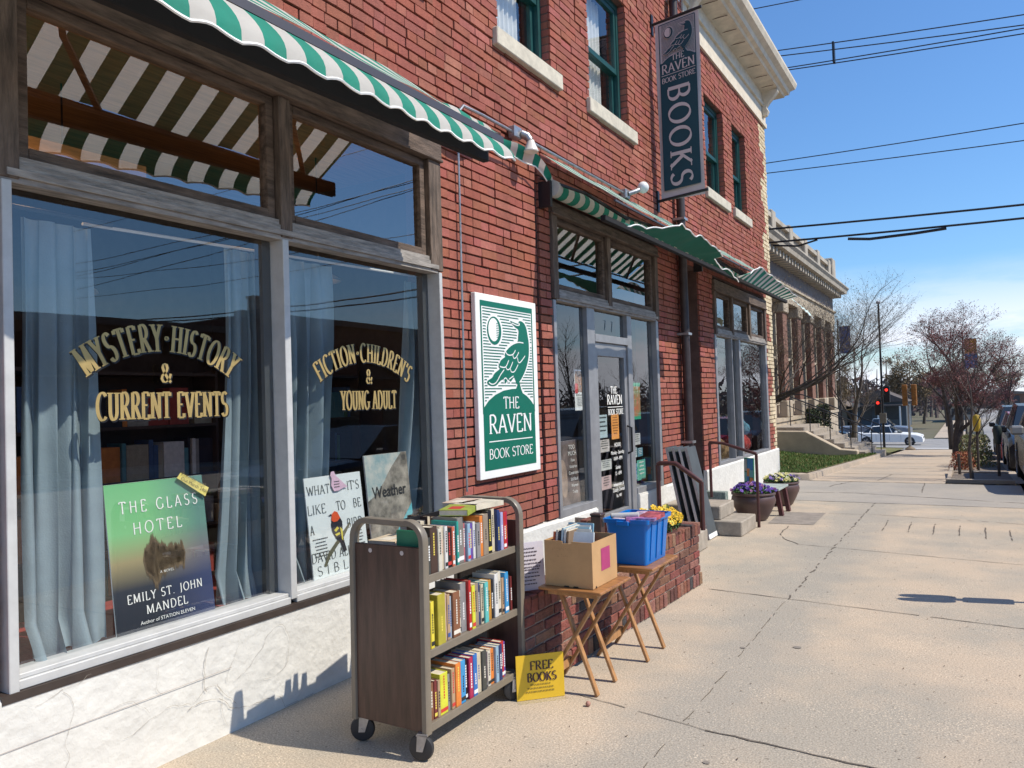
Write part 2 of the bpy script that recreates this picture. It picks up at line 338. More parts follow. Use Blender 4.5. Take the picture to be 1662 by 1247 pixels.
mb.box(-8,-.3,15.0,15.20,0,ZT); mb.box(-8,-7.8,-1.2,15.0,0,ZT); mb.box(-8,-.3,-1.2,15.2,8.0,8.25)
for h in holes[-2:]: mb.box(-.30,-.10,h[0],h[1],h[2],h[3])
mb.build("mortar_bed", m_mortar, bld)
rnd=random.Random(3)
def brick_col(r):
    t=r.random()
    if t<.76: c=(.315+r.uniform(-.022,.022),.102+r.uniform(-.008,.008),.070+r.uniform(-.007,.007))
    elif t<.90: c=(.36+r.uniform(-.02,.02),.120+r.uniform(-.015,.015),.09)
    elif t<.97: c=(.30+r.uniform(-.02,.02),.088,.066)
    else: c=(.39,.145+r.uniform(-.02,.02),.105)
    return c
CO=.0735
def quoin_y(z): 
    k=int(z/.515); return 14.72 if k%2==0 else 14.97
mb=MB(); z=.545; row=0; cream=MB()
while z<ZT-.05:
    blocked=sorted([(h[0],h[1]) for h in holes if h[2]<z+CO-.012 and h[3]>z+.012])
    segs=[]; y=Y0
    for a,b in blocked:
        if a>y: segs.append((y,a))
        y=max(y,b)
    if y<Y1: segs.append((y,Y1))
    for a,b in segs:
        if z>6.74 and b>10.3: b=min(b,10.3)
        if b-a<.03: continue
        y=a; first=True
        while y<b-.005:
            L=.112 if (row%2==1 and rnd.random()<.55) or rnd.random()<.18 else .222
            if first and row%2: L=.112
            first=False
            if b-(y+L)<.05: L=b-y
            y1_=y+L; j=.0035; dz=math.sin(y*1.3+row*.7)*.0022+math.sin(y*4.1+row)*.0012
            x1=rnd.uniform(-.005,.005)+(0.005 if rnd.random()<.12 else 0); tz=rnd.uniform(-.002,.002); ty=rnd.uniform(-.003,.003)
            c=brick_col(rnd); q=quoin_y(z)
            if (y+y1_)/2>q:
                e=rnd.uniform(-.05,.04); c=(.66+e,.54+e,.36+e*.8)
            za,zb=z+dz+.002,z+CO-.0130+dz
            P=[(x1+ty,y+j,za),(x1-ty,y1_-j,za+tz),(x1-ty,y1_-j,zb+tz),(x1+ty,y+j,zb)]; Q=[(-.020,p[1],p[2]) for p in P]
            mb.face(P,0,c)
            for k in range(4):
                l=(k+1)%4; mb.face([Q[k],Q[l],P[l],P[k]],0,c)
            y=y1_
    # brick reveals on the side of the openings that faces the camera
    for h in holes[:-2]:
        if h[2]<z and h[3]>z+CO and h in holes[4:]:
            c=brick_col(rnd); mb.box(-.24,-.020,h[1]-.001,h[1]+.01,z+.002,z+CO-.012,0,c)
            c=brick_col(rnd); mb.box(-.24,-.020,h[0]-.01,h[0]+.001,z+.002,z+CO-.012,0,c)
    z+=CO; row+=1
mb.build("brick_wall", m_brick, bld)
# window heads of upper floor: soldier bricks stay inside the wall; cornice
mb=MB()
mb.box(-.3,.035,10.3,15.26,6.76,6.84); mb.box(-.3,.02,10.3,15.24,6.84,7.10); mb.box(-.3,.06,10.3,15.28,7.10,7.16)
mb.box(-.3,.03,10.3,15.25,7.16,7.36)
prof=[(.03,7.36),(.32,7.40),(.34,7.44),(.40,7.46),(.42,7.53),(.50,7.58),(.53,7.66),(.53,7.70),(-.3,7.72)]
rows=[]
for (x,z_) in prof: rows.append([(x,10.25,z_),(x,15.25+max(0,x),z_)])
mb.grid(rows)
mb.face([(x,10.25,z_) for x,z_ in prof]); 
rows=[[(-3,15.25+max(0,x),z_),(x,15.25+max(0,x),z_)] for x,z_ in prof]; mb.grid(rows)
mb.box(-.3,.1,10.4,15.2,7.72,8.1)
mb.build("cornice", m_cream, bld)
def bracket(y):
    b=MB(); p=[(.02,6.90),(.10,6.92),(.14,7.0),(.10,7.08),(.16,7.16),(.26,7.26),(.32,7.34),(.32,7.39),(.02,7.39)]
    b.prism(p, lambda a,c:(a,y,c), lambda a,c:(a,y+.13,c)); o=b.build("bracket", m_cream, bld, bevel=.01)
for y in (14.95,10.5): bracket(y)
for k in range(9): mb=MB(); mb.box(.035,.30,10.55+k*.52,10.56+k*.52,7.365,7.372); mb.build("cornice_joint", m_mortar, bld)
# painted white base
mb=MB()
for a,b,zt in ((Y0,6.95,.53),(8.06,10.08,.53),(10.58,15.24,.56)):
    n=max(2,int((b-a)/.12)); rows=[]
    for k,zz in enumerate([-.05,.06,.12,.2,.3,.4,zt-.02,zt]):
        rows.append([(.032+.006*noise.noise(Vector((0,a+(b-a)*i/n*1.3,zz*2)))-(.0 if zz<zt else .02), a+(b-a)*i/n, zz+.006*noise.noise(Vector((3,(a+(b-a)*i/n)*2,0)))) for i in range(n+1)])
    rows.append([(-.04,a+(b-a)*i/n,zt+.003) for i in range(n+1)])
    mb.grid(rows)
    mb.face([(.03,a,-.05),(.03,a,zt),(-.2,a,zt),(-.2,a,-.05)]); mb.face([(.03,b,-.05),(.03,b,zt),(-.2,b,zt),(-.2,b,-.05)][::-1])
base=mb.build("painted_base", m_stucco, bld, smooth=True)
m_crack=M("crack",(.36,.32,.27),.95); m_groove=M("groove",(.45,.40,.36),.95)
mb=MB(); rc=random.Random(11)
def crack(y,z,ang,L,wd):
    mb=MB()
    pts=[(y,z)]
    for i in range(int(L/.022)):
        ang+=rc.uniform(-.55,.55); ang*= .93 if abs(ang)<1 else 1
        y+=.022*math.cos(ang); z+=.022*math.sin(ang); pts.append((y,max(.01,min(.515,z))))
    for i in range(len(pts)-1):
        (a,b),(c,d)=pts[i],pts[i+1]; ww=wd*rc.uniform(.4,1.3); dd=math.hypot(c-a,d-b) or 1; nx,nz=-(d-b)/dd*ww/2,(c-a)/dd*ww/2
        mb.face([(.0395,a-nx,b-nz),(.0395,c-nx,d-nz),(.0395,c+nx,d+nz),(.0395,a+nx,b+nz)])
    mb.build("wall_crack", m_crack, bld)
for y,z_,a,L,wd in ((1.98,.19,.05,.75,.0016),(2.3,.20,.12,1.0,.0026),(2.42,.46,-1.5,.22,.0024),(2.46,.27,-1.5,.18,.0018),(2.6,.46,-1.4,.22,.0013),(2.15,.46,-1.45,.16,.0011),(1.72,.5,-1.5,.38,.0014),(1.9,.34,-.7,.25,.001),(2.75,.20,.25,.8,.0016),(1.62,.46,.1,.25,.0013),(8.5,.4,-1.5,.3,.003),(5.0,.42,-1.5,.3,.004)): crack(y,z_,a,L,wd)
for a,b in ((Y0,2.55),(8.1,8.9)): mb=MB(); mb.box(.0385,.0395,a,b,.322,.3245); mb.build("block_joint", m_groove, bld)
# ---- upper windows
for wi,(a,b) in enumerate(ups):
    mb=MB(); mb.box(-.20,.05,a-.09,b+.15,UZ0-.12,UZ0+.03); mb.build("window_sill", m_sill, bld, bevel=.008)
    fr=MB(); z0=UZ0+.03
    for (p,q,r,s_) in ((a,a+.06,z0,UZ1),(b-.06,b,z0,UZ1),(a+.06,b-.06,UZ1-.07,UZ1),(a+.06,b-.06,z0,z0+.05)): fr.box(-.19,-.09,p,q,r,s_)
    zm=(z0+UZ1)/2-.08
    for x0,za,zb in ((-.14,zm-.02,UZ1-.07),(-.185,z0+.05,zm+.03)):
        fr.box(x0,x0+.04,a+.06,a+.11,za,zb); fr.box(x0,x0+.04,b-.11,b-.06,za,zb); fr.box(x0,x0+.041,a+.11,b-.11,za,za+.055); fr.box(x0,x0+.041,a+.11,b-.11,zb-.05,zb)
    f=fr.build("window_frame", m_teal, bld)
    g=MB(); g.face([(-.12,a+.11,zm+.03),(-.12,b-.11,zm+.03),(-.12,b-.11,UZ1-.1),(-.12,a+.11,UZ1-.1)]); g.face([(-.165,a+.11,z0+.09),(-.165,b-.11,z0+.09),(-.165,b-.11,zm),(-.165,a+.11,zm)]); g.build("pane", m_glassu, f)
    cu=MB(); ny=60; rows=[]
    for zz in (z0+.05,UZ1-.05): rows.append([(-.245+.018*math.sin(i*.9),a+.08+(b-a-.16)*.85*i/ny,zz) for i in range(ny+1)])
    cu.grid(rows); cu.build("white_curtain", C((.80,.79,.75),.9), f, smooth=True)
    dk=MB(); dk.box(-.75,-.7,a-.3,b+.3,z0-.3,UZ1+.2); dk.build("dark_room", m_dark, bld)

# ================================================================ shopfronts
def front(name,label,loc,y0,y1,zs,ztrim,zhead,mull_low,mull_up,posts,glassx=-.05):
    t=thing(name,label,"shopfront",loc)
    return t
def pane_of(parent,y0,y1,z0,z1,x,name="pane",mat=None):
    g=MB(); g.face([(x,y0,z0),(x,y1,z0),(x,y1,z1),(x,y0,z1)]); return g.build(name, mat or m_glass, parent)
def wood_transom(par,y0,y1,zt0,zt1,zh,mulls,postw=.11):
    """weathered wooden transom: header, posts and sashes with glass"""
    h=MB(); h.box(-.10,.035,y0-.01,y1+.01,zt1+.05,zh); h.box(-.08,.05,y0-.01,y1+.01,zt1+.035,zt1+.055); h.build("wood_header", m_wood, par, bevel=.004)
    edges=[y0]+[m for m in mulls]+[y1]
    for y,w_ in [(y0+postw/2,postw)]+[(m,.085) for m in mulls]+[(y1-postw/2,postw)]:
        p=MB(); p.box(-.08,.028,y-w_/2,y+w_/2,zt0-.10,zt1+.034); p.build("wood_post", m_woodv, par, bevel=.004)
    s=[y0+postw]+sum([[m-.0425,m+.0425] for m in mulls],[])+[y1-postw]
    for i in range(0,len(s),2):
        a,b=s[i]+.005,s[i+1]-.005; q=MB(); w_=.05
        q.box(-.07,-.012,a,a+w_,zt0,zt1+.03); q.box(-.07,-.012,b-w_,b,zt0,zt1+.03); q.box(-.07,-.010,a+w_,b-w_,zt0,zt0+w_); q.box(-.07,-.010,a+w_,b-w_,zt1-.02,zt1+.03)
        o=q.build("sash", m_wood, par, bevel=.003); pane_of(o,a+w_-.004,b-w_+.004,zt0+w_-.004,zt1-.016,-.045,mat=m_glasst)
    r=MB(); z=zt0-.002                                # stepped trim below the transom
    for k,(dx,dz) in enumerate(((.012,.03),(.022,.028),(.034,.03),(.020,.025))):
        r.box(-.07,dx,y0+.09 if k<3 else y0+.06,y1-.06,z-dz,z-.001); z-=dz
    r.build("stepped_trim", m_trim, par)
s1=thing("shopfront_window","wide two-pane shop window with weathered wood transom nearest the camera","shop window",(0,2.97,.53))
wood_transom(s1,1.46,4.46,2.655,3.31,3.49,[2.995],.14)
fr=MB(); z0,z1=.555,2.545
for a,b in ((1.53,1.568),(4.405,4.44)): fr.box(-.12,.03,a,b,.52,z1)
fr.box(-.12,.026,2.962,3.005,.56,z1); fr.box(-.12,.022,1.568,2.962,.535,.572); fr.box(-.12,.022,3.005,4.405,.535,.572)
fr.box(-.12,.006,1.568,2.962,.572,.592); fr.box(-.12,.006,3.005,4.405,.572,.592)
fr.build("metal_frame", m_alu, s1, bevel=.003)
fl=MB(); fl.box(-.05,.038,1.50,4.46,.50,.534); fl.build("dark_sill_strip", M("bronze_strip",(.05,.035,.028),.6,var=.3), s1)
pane_of(s1,1.568,2.962,.592,2.55,-.075); pane_of(s1,3.005,4.405,.592,2.55,-.075)
ib=MB(); ib.box(-.14,-.08,2.905,2.962,.592,2.55); ib.box(-.14,-.08,4.345,4.405,.592,2.55); ib.build("inner_frame", m_alud, s1)

s2=thing("entrance_front","aluminium shop entrance with glass door between two narrow windows","shopfront",(0,7.5,.3))
wood_transom(s2,6.17,8.90,2.64,3.28,3.43,[7.445],.10)
fr=MB()
for a,b in ((6.17,6.22),(8.80,8.875)): fr.box(-.10,.015,a,b,.53,2.53)
fr.box(-.10,.012,6.22,6.97,.53,.60); fr.box(-.10,.012,8.05,8.80,.53,.60); fr.box(-.10,.0,6.90,7.075,.2,2.53); fr.box(-.10,.0,7.93,8.05,.2,2.53); fr.box(-.095,.005,7.075,7.93,2.19,2.27)
fr.build("metal_frame", m_alug, s2, bevel=.003)
ib=MB(); ib.box(-.11,-.052,6.84,6.90,.6,2.53); ib.box(-.11,-.052,8.72,8.80,.6,2.53); ib.box(-.11,-.052,7.86,7.93,2.27,2.53); ib.build("inner_frame", m_alud, s2)
pane_of(s2,6.22,6.90,.60,2.53,-.045); pane_of(s2,8.05,8.80,.60,2.53,-.045); pane_of(s2,7.075,7.93,2.27,2.53,-.045,"number_pane")
d=MB(); d.box(-.07,-.02,7.08,7.16,.22,2.185); d.box(-.07,-.02,7.85,7.925,.22,2.185); d.box(-.07,-.02,7.16,7.85,2.05,2.185); d.box(-.07,-.02,7.16,7.85,.22,.42)
door=d.build("door", m_alug, s2, bevel=.003); pane_of(door,7.16,7.85,.42,2.05,-.05)
h=MB(); h.tube([(-.02,7.88,1.0),(.03,7.88,1.02),(.03,7.88,1.28),(-.02,7.88,1.3)],.012); h.build("handle", m_black, door, smooth=True)
wl=MB(); wl.box(-.10,.03,8.05,8.93,.06,.53); wl.build("white_panel", m_stucco, s2)
s3=thing("far_shopfront_window","three-light shop window with dark wood transom at far end of facade","shop window",(0,12.9,.53))
wood_transom(s3,11.28,14.60,2.62,3.13,3.34,[12.28,13.40],.10)
fr=MB()
for a,b in ((11.28,11.36),(14.48,14.60)): fr.box(-.10,.012,a,b,.56,2.52)
fr.box(-.10,.01,12.20,12.23,.6,2.52); fr.box(-.10,.014,12.62,12.72,.6,2.52); fr.box(-.10,.012,11.36,14.48,.56,.605)
fr.build("metal_frame", m_alug, s3, bevel=.003)
pane_of(s3,11.36,12.20,.605,2.53,-.045); pane_of(s3,12.23,12.62,.605,2.53,-.045); pane_of(s3,12.72,14.48,.605,2.53,-.045)
ib=MB(); ib.box(-.10,-.052,12.56,12.62,.6,2.52); ib.box(-.10,-.052,14.40,14.48,.6,2.52); ib.build("inner_frame", m_alud, s3)
s4=thing("side_door","narrow recessed grey door behind the leaning boards","door",(-.2,10.33,.35))
d=MB(); d.box(-.26,-.20,10.10,10.18,.34,3.36); d.box(-.26,-.20,10.5,10.57,.34,3.36); d.box(-.26,-.2,10.18,10.5,2.45,2.52); d.box(-.25,-.21,10.18,10.5,.34,.7); dd=d.build("frame", C((.25,.25,.26)), s4); pane_of(dd,10.18,10.5,.7,3.36,-.23)
sb=MB(); sb.box(-.35,.0,10.06,10.6,.30,.34); sb.build("threshold", m_conc, s4)

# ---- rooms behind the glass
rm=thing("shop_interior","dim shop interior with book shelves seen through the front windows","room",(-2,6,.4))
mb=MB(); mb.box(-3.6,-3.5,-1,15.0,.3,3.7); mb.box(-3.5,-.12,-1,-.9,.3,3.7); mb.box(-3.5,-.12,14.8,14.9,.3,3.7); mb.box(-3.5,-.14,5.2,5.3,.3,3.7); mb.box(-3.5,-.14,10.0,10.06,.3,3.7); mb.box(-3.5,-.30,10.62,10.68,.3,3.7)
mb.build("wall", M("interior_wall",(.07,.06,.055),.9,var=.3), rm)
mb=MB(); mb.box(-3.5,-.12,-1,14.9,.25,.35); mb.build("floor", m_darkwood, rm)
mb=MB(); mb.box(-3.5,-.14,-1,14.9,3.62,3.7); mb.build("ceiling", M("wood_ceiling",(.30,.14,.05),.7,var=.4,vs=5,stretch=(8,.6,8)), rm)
mb=MB(); mb.box(-.95,-.12,1.45,4.5,.35,.555); mb.build("display_ledge", m_red, rm)
mb=MB(); mb.box(-.8,-.12,6.2,6.88,.35,.57); mb.box(-.8,-.12,8.08,8.8,.35,.57); mb.box(-.8,-.12,11.3,14.5,.35,.57); mb.build("white_ledge", C((.4,.38,.35)), rm)
rb=random.Random(5)
def bookcase(x,ya,yb,zt):
    t=thing("bookcase",None,"bookcase",(x,(ya+yb)/2,.35)); q=MB()
    q.box(x-.28,x-.26,ya,yb,.35,zt); q.box(x-.26,x,ya,ya+.02,.35,zt); q.box(x-.26,x,yb-.02,yb,.35,zt)
    zs=[.42+i*.36 for i in range(int((zt-.4)/.36)+1)]
    for z_ in zs: q.box(x-.26,x,ya+.02,yb-.02,z_,z_+.02)
    q.build("case", C((.05,.03,.022),.7), t)
    for z_ in zs[:-1]:
        r=MB(); y=ya+.04
        while y<yb-.1:
            wd=rb.choice([.02,.03,.035,.15,.16]); hh=rb.uniform(.18,.28)
            g=rb.random(); c=rb.choice([(.3,.05,.04),(.35,.3,.22),(.05,.1,.2),(.3,.28,.25),(.08,.2,.12),(.6,.2,.05),(.02,.02,.03),(.65,.62,.58),(.1,.25,.28),(.35,.08,.1)])
            r.box(x-.2,x-.03-.02*g,y,y+wd-.002,z_+.02,z_+.02+hh,0,c); y+=wd+.002+(.05 if rb.random()<.12 else 0)
        r.build("row_of_books", m_brick, t)
    return t
for i,(x,a,b,zt,lb) in enumerate(((-1.2,1.2,2.3,2.1,"dark bookcase behind the gold MYSTERY lettering"),(-1.5,2.4,3.7,1.9,"dark bookcase behind the middle curtains"),(-1.3,3.85,5.0,2.1,"dark bookcase behind the gold FICTION lettering"),(-1.6,7.0,8.2,2.0,"dark bookcase seen through the glass entrance door"),(-1.6,12.0,14.2,1.9,"dark bookcase behind the far shop window"))):
    o=bookcase(x,a,b,zt); o['label']=lb
def pendant(x,y,z,label,warm):
    t=thing("pendant_lamp",label,"lamp",(x,y,z)); q=MB(); q.lathe([(.02,.1),(.05,.09),(.17,.02),(.18,0),(.165,.0),(.05,.075)],x,y,z,20); q.build("lamp_shade", C((.25,.23,.2)), t, smooth=True)
    c=MB(); c.tube([(x,y,z+.1),(x,y,3.62)],.006,6); c.build("cord", m_black, t)
    e=MB(); e.lathe([(.0,-.03),(.035,-.02),(.045,.01),(.03,.05)],x,y,z,12); e.build("bulb", M("lamp_glow",(1,.62,.25),emit=9), t, smooth=True)
pendant(-.9,1.55,2.72,"glowing pendant lamp in window above the left curtain",1)
pendant(-1.4,2.55,2.35,"shaded pendant lamp hanging behind the gold MYSTERY lettering",1)
pendant(-1.2,4.45,2.62,"round white lamp hanging high behind the right window",1)
for (x,y,z_) in ((-1.9,2.2,3.0),(-1.2,4.2,3.0),(-1.5,7.5,3.0)):
    l=bpy.data.lights.new("lamp_light",'POINT'); l.energy=2.2; l.color=(1,.6,.28); l.shadow_soft_size=.1
    o=bpy.data.objects.new("lamp_light",l); o.location=(x,y,z_); COL.objects.link(o)

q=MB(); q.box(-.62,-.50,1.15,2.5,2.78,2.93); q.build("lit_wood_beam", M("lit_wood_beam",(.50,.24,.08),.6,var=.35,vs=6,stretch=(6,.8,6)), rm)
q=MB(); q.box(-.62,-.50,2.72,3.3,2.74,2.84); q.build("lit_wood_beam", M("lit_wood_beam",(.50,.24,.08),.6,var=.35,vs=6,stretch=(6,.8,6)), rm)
for y in (1.8,3.0):
    l=bpy.data.lights.new("lamp_light",'POINT'); l.energy=2.2; l.color=(1,.6,.28); l.shadow_soft_size=.06
    o=bpy.data.objects.new("lamp_light",l); o.location=(-.30,y,2.70); COL.objects.link(o)
# ---- curtains
def curtain(name,label,x,ytop,ybot,zt,zb,folds,amp,sd=0,sweep=None):
    n=110; rows=[]; rr=random.Random(sd); ph=[rr.uniform(0,6) for _ in range(4)]
    for k in range(26):
        t=k/25; z_=zt+(zb-zt)*t; ya=ytop[0]+(ybot[0]-ytop[0])*(t**1.8); yb=ytop[1]+(ybot[1]-ytop[1])*(t**1.8); row=[]
        for i in range(n+1):
            s=i/n; a=amp*(.35+.65*min(1,t*4))
            x_=x+a*(math.sin(s*folds*6.283+ph[0]+.4*math.sin(t*3+ph[1]))+.45*math.sin(s*folds*12.1+ph[2]+t)+.2*math.sin(t*8+s*20))
            y=ya+(yb-ya)*s+.012*math.sin(s*folds*9+t*4+ph[3])
            if t>.92: x_+= (t-.92)*1.1*(.5+.5*math.sin(s*17+sd)); 
            row.append((x_,y,z_+(.015*math.sin(s*14+sd) if t>.95 else 0)))
        rows.append(row)
    q=MB(); q.grid(rows); o=q.build(name, m_curt, None, smooth=True); tag(o,label,"curtain",None); return o
curtain("curtain","blue grey curtain at the left edge of the near window",-.20,(1.70,2.02),(1.70,2.03),2.46,.575,3.2,.030,1)
curtain("curtain","blue grey curtain swept left of the middle window bar",-.24,(2.78,3.02),(2.66,3.02),2.50,.575,4,.035,2)
curtain("curtain","blue grey curtain just right of the middle window bar",-.22,(3.10,3.56),(3.12,3.40),2.50,.575,4,.035,3)
curtain("curtain","blue grey curtain beside the brick wall behind the book cart",-.22,(4.30,4.62),(4.05,4.50),2.50,.575,4,.035,4)
rd=MB(); rd.tube([(-.2,1.55,2.50),(-.2,2.12,2.50)],.012); tag(rd.build("curtain_rod", m_black, None),"short dark curtain rod at top left of the near window","curtain rod")
rd=MB(); rd.tube([(-.24,2.0,2.49),(-.24,4.62,2.56)],.008); tag(rd.build("curtain_rod", m_white, None),"long white curtain rod spanning both near panes","curtain rod")
# ================================================================ gold lettering on the shop glass
def fit_ws(t,h,W,track=.06): return max(.2,(W-track*h*(len(t)-1))/(sum(GL[c][0] for c in t)*h))
def glass_words(name,label,lines):
    t=thing(name,label,"window lettering",(-.04,lines[0][1][1],lines[0][1][2])); 
    for txt,O,h,W,R in lines:
        ws=fit_ws(txt,h,W,.05)
        kw=dict(ws=ws,thick=.17*min(1.0,.55+ws*.45),thin=.05,track=.05,arcR=R,serif=.05)
        b=MB(); letters(b,txt,(-.0435,O[1]+.006,O[2]-.004),YU,ZU,h,grow=.055,lift=.0005,**kw); b.build("letter_shadow", m_black, t)
        g=MB(); letters(g,txt,(-.0405,O[1],O[2]),YU,ZU,h,lift=.0012,**kw); g.build("gold_letters", m_gold, t)
    return t
glass_words("gold_window_lettering","arched gold lettering MYSTERY HISTORY and CURRENT EVENTS on near left pane",[("MYSTERY·HISTORY",(0,2.268,1.895),.128,.80,.62),("&",(0,2.275,1.747),.092,.06,None),("CURRENT EVENTS",(0,2.278,1.578),.122,.69,None)])
glass_words("gold_window_lettering","arched gold lettering FICTION CHILDREN'S and YOUNG ADULT on near right pane",[("FICTION·CHILDREN'S",(0,3.69,1.885),.118,.86,.70),("&",(0,3.71,1.748),.092,.06,None),("YOUNG ADULT",(0,3.712,1.586),.116,.52,None)])
# ---- posters in the near window
def gradient_mat(name, stops, axis='Z', z0=0, z1=1, noise_=.0):
    m=M(name,(1,1,1),.35); n=m.node_tree; b=n.nodes['Principled BSDF']
    t=n.nodes.new("ShaderNodeTexCoord"); s=n.nodes.new("ShaderNodeSeparateXYZ"); r=n.nodes.new("ShaderNodeMapRange"); r.inputs['From Min'].default_value=z0; r.inputs['From Max'].default_value=z1
    c=n.nodes.new("ShaderNodeValToRGB"); c.color_ramp.elements[0].position=stops[0][0]; c.color_ramp.elements[0].color=(*stops[0][1],1); c.color_ramp.elements[1].position=stops[-1][0]; c.color_ramp.elements[1].color=(*stops[-1][1],1)
    for p,col in stops[1:-1]: e=c.color_ramp.elements.new(p); e.color=(*col,1)
    n.links.new(t.outputs['Object'],s.inputs[0]); n.links.new(s.outputs[axis],r.inputs['Value']); n.links.new(r.outputs[0],c.inputs[0]); n.links.new(c.outputs[0],b.inputs['Base Color']); return m,n,c,b,t
def board(name,label,cat,y0,y1,z0,z1,x0,x1,mat,group=None):
    """a stiff poster leaning back a little behind the glass: bottom at x0, top at x1"""
    t=thing(name,label,cat,(x0,(y0+y1)/2,z0),group=group); q=MB()
    P=[(x0,y0,z0),(x0,y1,z0),(x1,y1,z1),(x1,y0,z1)]; q.face(P,0)
    B=[(p[0]-.008,p[1],p[2]) for p in P]
    for i in range(4): j=(i+1)%4; q.face([P[j],P[i],B[i],B[j]],1)
    q.build("panel",[mat,m_white],t)
    V=Vector((x1-x0,0,z1-z0)).normalized()
    def at(u,v): return Vector((x0+(x1-x0)*v, y0+(y1-y0)*u, z0+(z1-z0)*v))
    return t,at,V
mg,n_,cr_,b_,tc_=gradient_mat("poster_gradient",[(0,(.015,.02,.03)),(.28,(.035,.042,.055)),(.45,(.34,.28,.15)),(.62,(.22,.50,.22)),(1,(.12,.42,.16))],z0=.0,z1=.76)
s_=n_.nodes.new("ShaderNodeSeparateXYZ"); n_.links.new(tc_.outputs['Object'],s_.inputs[0]); r_n=n_.nodes.new("ShaderNodeMapRange"); r_n.inputs['From Min'].default_value=-.06; r_n.inputs['From Max'].default_value=.22
mxn=n_.nodes.new("ShaderNodeMixRGB"); mxn.inputs[2].default_value=(.06,.08,.19,1); n_.links.new(s_.outputs['Y'],r_n.inputs['Value']); mu_=n_.nodes.new("ShaderNodeMath"); mu_.operation='MULTIPLY'; mu_.inputs[1].default_value=.6
n_.links.new(r_n.outputs[0],mu_.inputs[0]); n_.links.new(mu_.outputs[0],mxn.inputs[0]); n_.links.new(cr_.outputs[0],mxn.inputs[1]); n_.links.new(mxn.outputs[0],b_.inputs['Base Color'])
t,at,V=board("book_poster","green and blue novel poster reading THE GLASS HOTEL in near window","poster",2.045,2.57,.57,1.275,-.10,-.19,mg)
q=MB(); rt=random.Random(4)
for k in range(34):                       # dark island of firs with its reflection
    u=.33+.38*k/33; hgt=(.06+.09*max(0,1-abs(u-.42)*9)+.04*rt.random())*(1 if .3<u<.72 else .5)
    c0=at(u,.475); c1=at(u,.475+hgt); c2=at(u,.475-hgt*1.25)
    q.face([tuple(c0+Vector((.002,-.014,0))),tuple(c0+Vector((.002,.014,0))),tuple(c1+Vector((.002,0,0)))])
    q.face([tuple(c0+Vector((.002,.014,0))),tuple(c0+Vector((.002,-.014,0))),tuple(c2+Vector((.002,0,0)))])
q.build("printed_island", M("printed_island",(.16,.11,.06),.5,var=.5,vs=18), t)
q=MB()
for s,u,v,h,W in (("THE GLASS",.52,.80,.055,.42),("HOTEL",.48,.655,.055,.26)): letters(q,s,at(u,v),YU,V,h,ws=fit_ws(s,h,W,.3),thick=.11,thin=.07,track=.3,serif=.0,lift=.002)
for s,u,v,h,W in (("EMILY ST. JOHN",.5,.215,.04,.40),("MANDEL",.5,.125,.04,.22),("A NOVEL",.53,.37,.012,.075),): letters(q,s,at(u,v),YU,V,h,ws=fit_ws(s,h,W,.16),thick=.13,thin=.07,track=.16,serif=.03,lift=.002)
q.build("poster_lettering", m_whitelet, t)
font_text("small_lettering","Author of STATION ELEVEN",at(.5,.065),YU,V,.024,m_whitelet,t,lift=.003)
q=MB(); P=[at(.70,1.0),at(.745,1.035),at(1.04,.905),at(.99,.845)]; z_=[Vector((.02,0,0))+p for p in P]
q.face([tuple(p) for p in (z_[0],z_[3],z_[2],z_[1])]); st=q.build("yellow_sticker", C((.80,.66,.18),.6), t)
Ud=(P[2]-P[1]).normalized(); Vd=Vector((0,.35,.93)).normalized()
for k,s in enumerate(("Preorder now!","Out March 24th")): font_text("sticker_lettering",s,(z_[0]+z_[2])/2+Vector((.003,0,.012-.03*k)),Ud,Vd,.025,C((.12,.10,.05)),t,lift=.003)
t,at,V=board("book_poster","white poster reading WHAT IT'S LIKE TO BE A BIRD in near window","poster",3.245,3.73,.57,1.185,-.09,-.16,C((.66,.70,.68),.4,.05))
q=MB(); mk=C((.06,.07,.07))
for s,u,v,h,W in (("WHAT",.22,.83,.055,.19),("IT'S",.84,.83,.055,.11),("LIKE",.16,.645,.055,.15),("TO",.58,.645,.055,.08),("BE",.88,.645,.055,.07),("A",.05,.455,.055,.03),("BIRD",.80,.455,.055,.14),("DAVID",.2,.19,.055,.2),("ALLEN",.66,.19,.055,.19),("S I B L E Y",.5,.06,.055,.42)):
    letters(q,s,at(u,v),YU,V,h,ws=fit_ws(s,h,W,.08),thick=.10,thin=.045,track=.08,serif=.05,lift=.002)
q.build("poster_lettering", mk, t)
q=MB(); scribble(q,at(.04,.40),YU,V,.12,.12,6,.0025,seed=2); scribble(q,at(.76,.40),YU,V,.09,.12,6,.0025,seed=3); q.build("fine_print", mk, t)
def flat(pts,at,lift): return [tuple(at(u,v)+Vector((lift,0,0))) for u,v in pts]
q=MB()
q.face(flat([(.18,.14),(.28,.26),(.40,.33),(.55,.42),(.72,.52),(.70,.48),(.58,.38),(.42,.29),(.30,.21),(.22,.13)],at,.003),0)      # branch
q.face(flat([(.37,.52),(.40,.58),(.42,.62),(.52,.60),(.57,.53),(.56,.42),(.57,.33),(.60,.24),(.54,.23),(.50,.33),(.43,.38),(.38,.45)],at,.004),1)
q.face(flat([(.38,.56),(.40,.62),(.45,.645),(.50,.63),(.54,.57),(.48,.54),(.42,.54)],at,.005),2)
q.face(flat([(.335,.61),(.39,.625),(.39,.60)],at,.0052),1)
q.face(flat([(.41,.46),(.47,.49),(.50,.47),(.44,.44)],at,.0052),3); q.face(flat([(.42,.42),(.50,.43),(.51,.41),(.44,.40)],at,.0052),3); q.face(flat([(.52,.48),(.56,.45),(.55,.34),(.53,.36)],at,.0052),3)
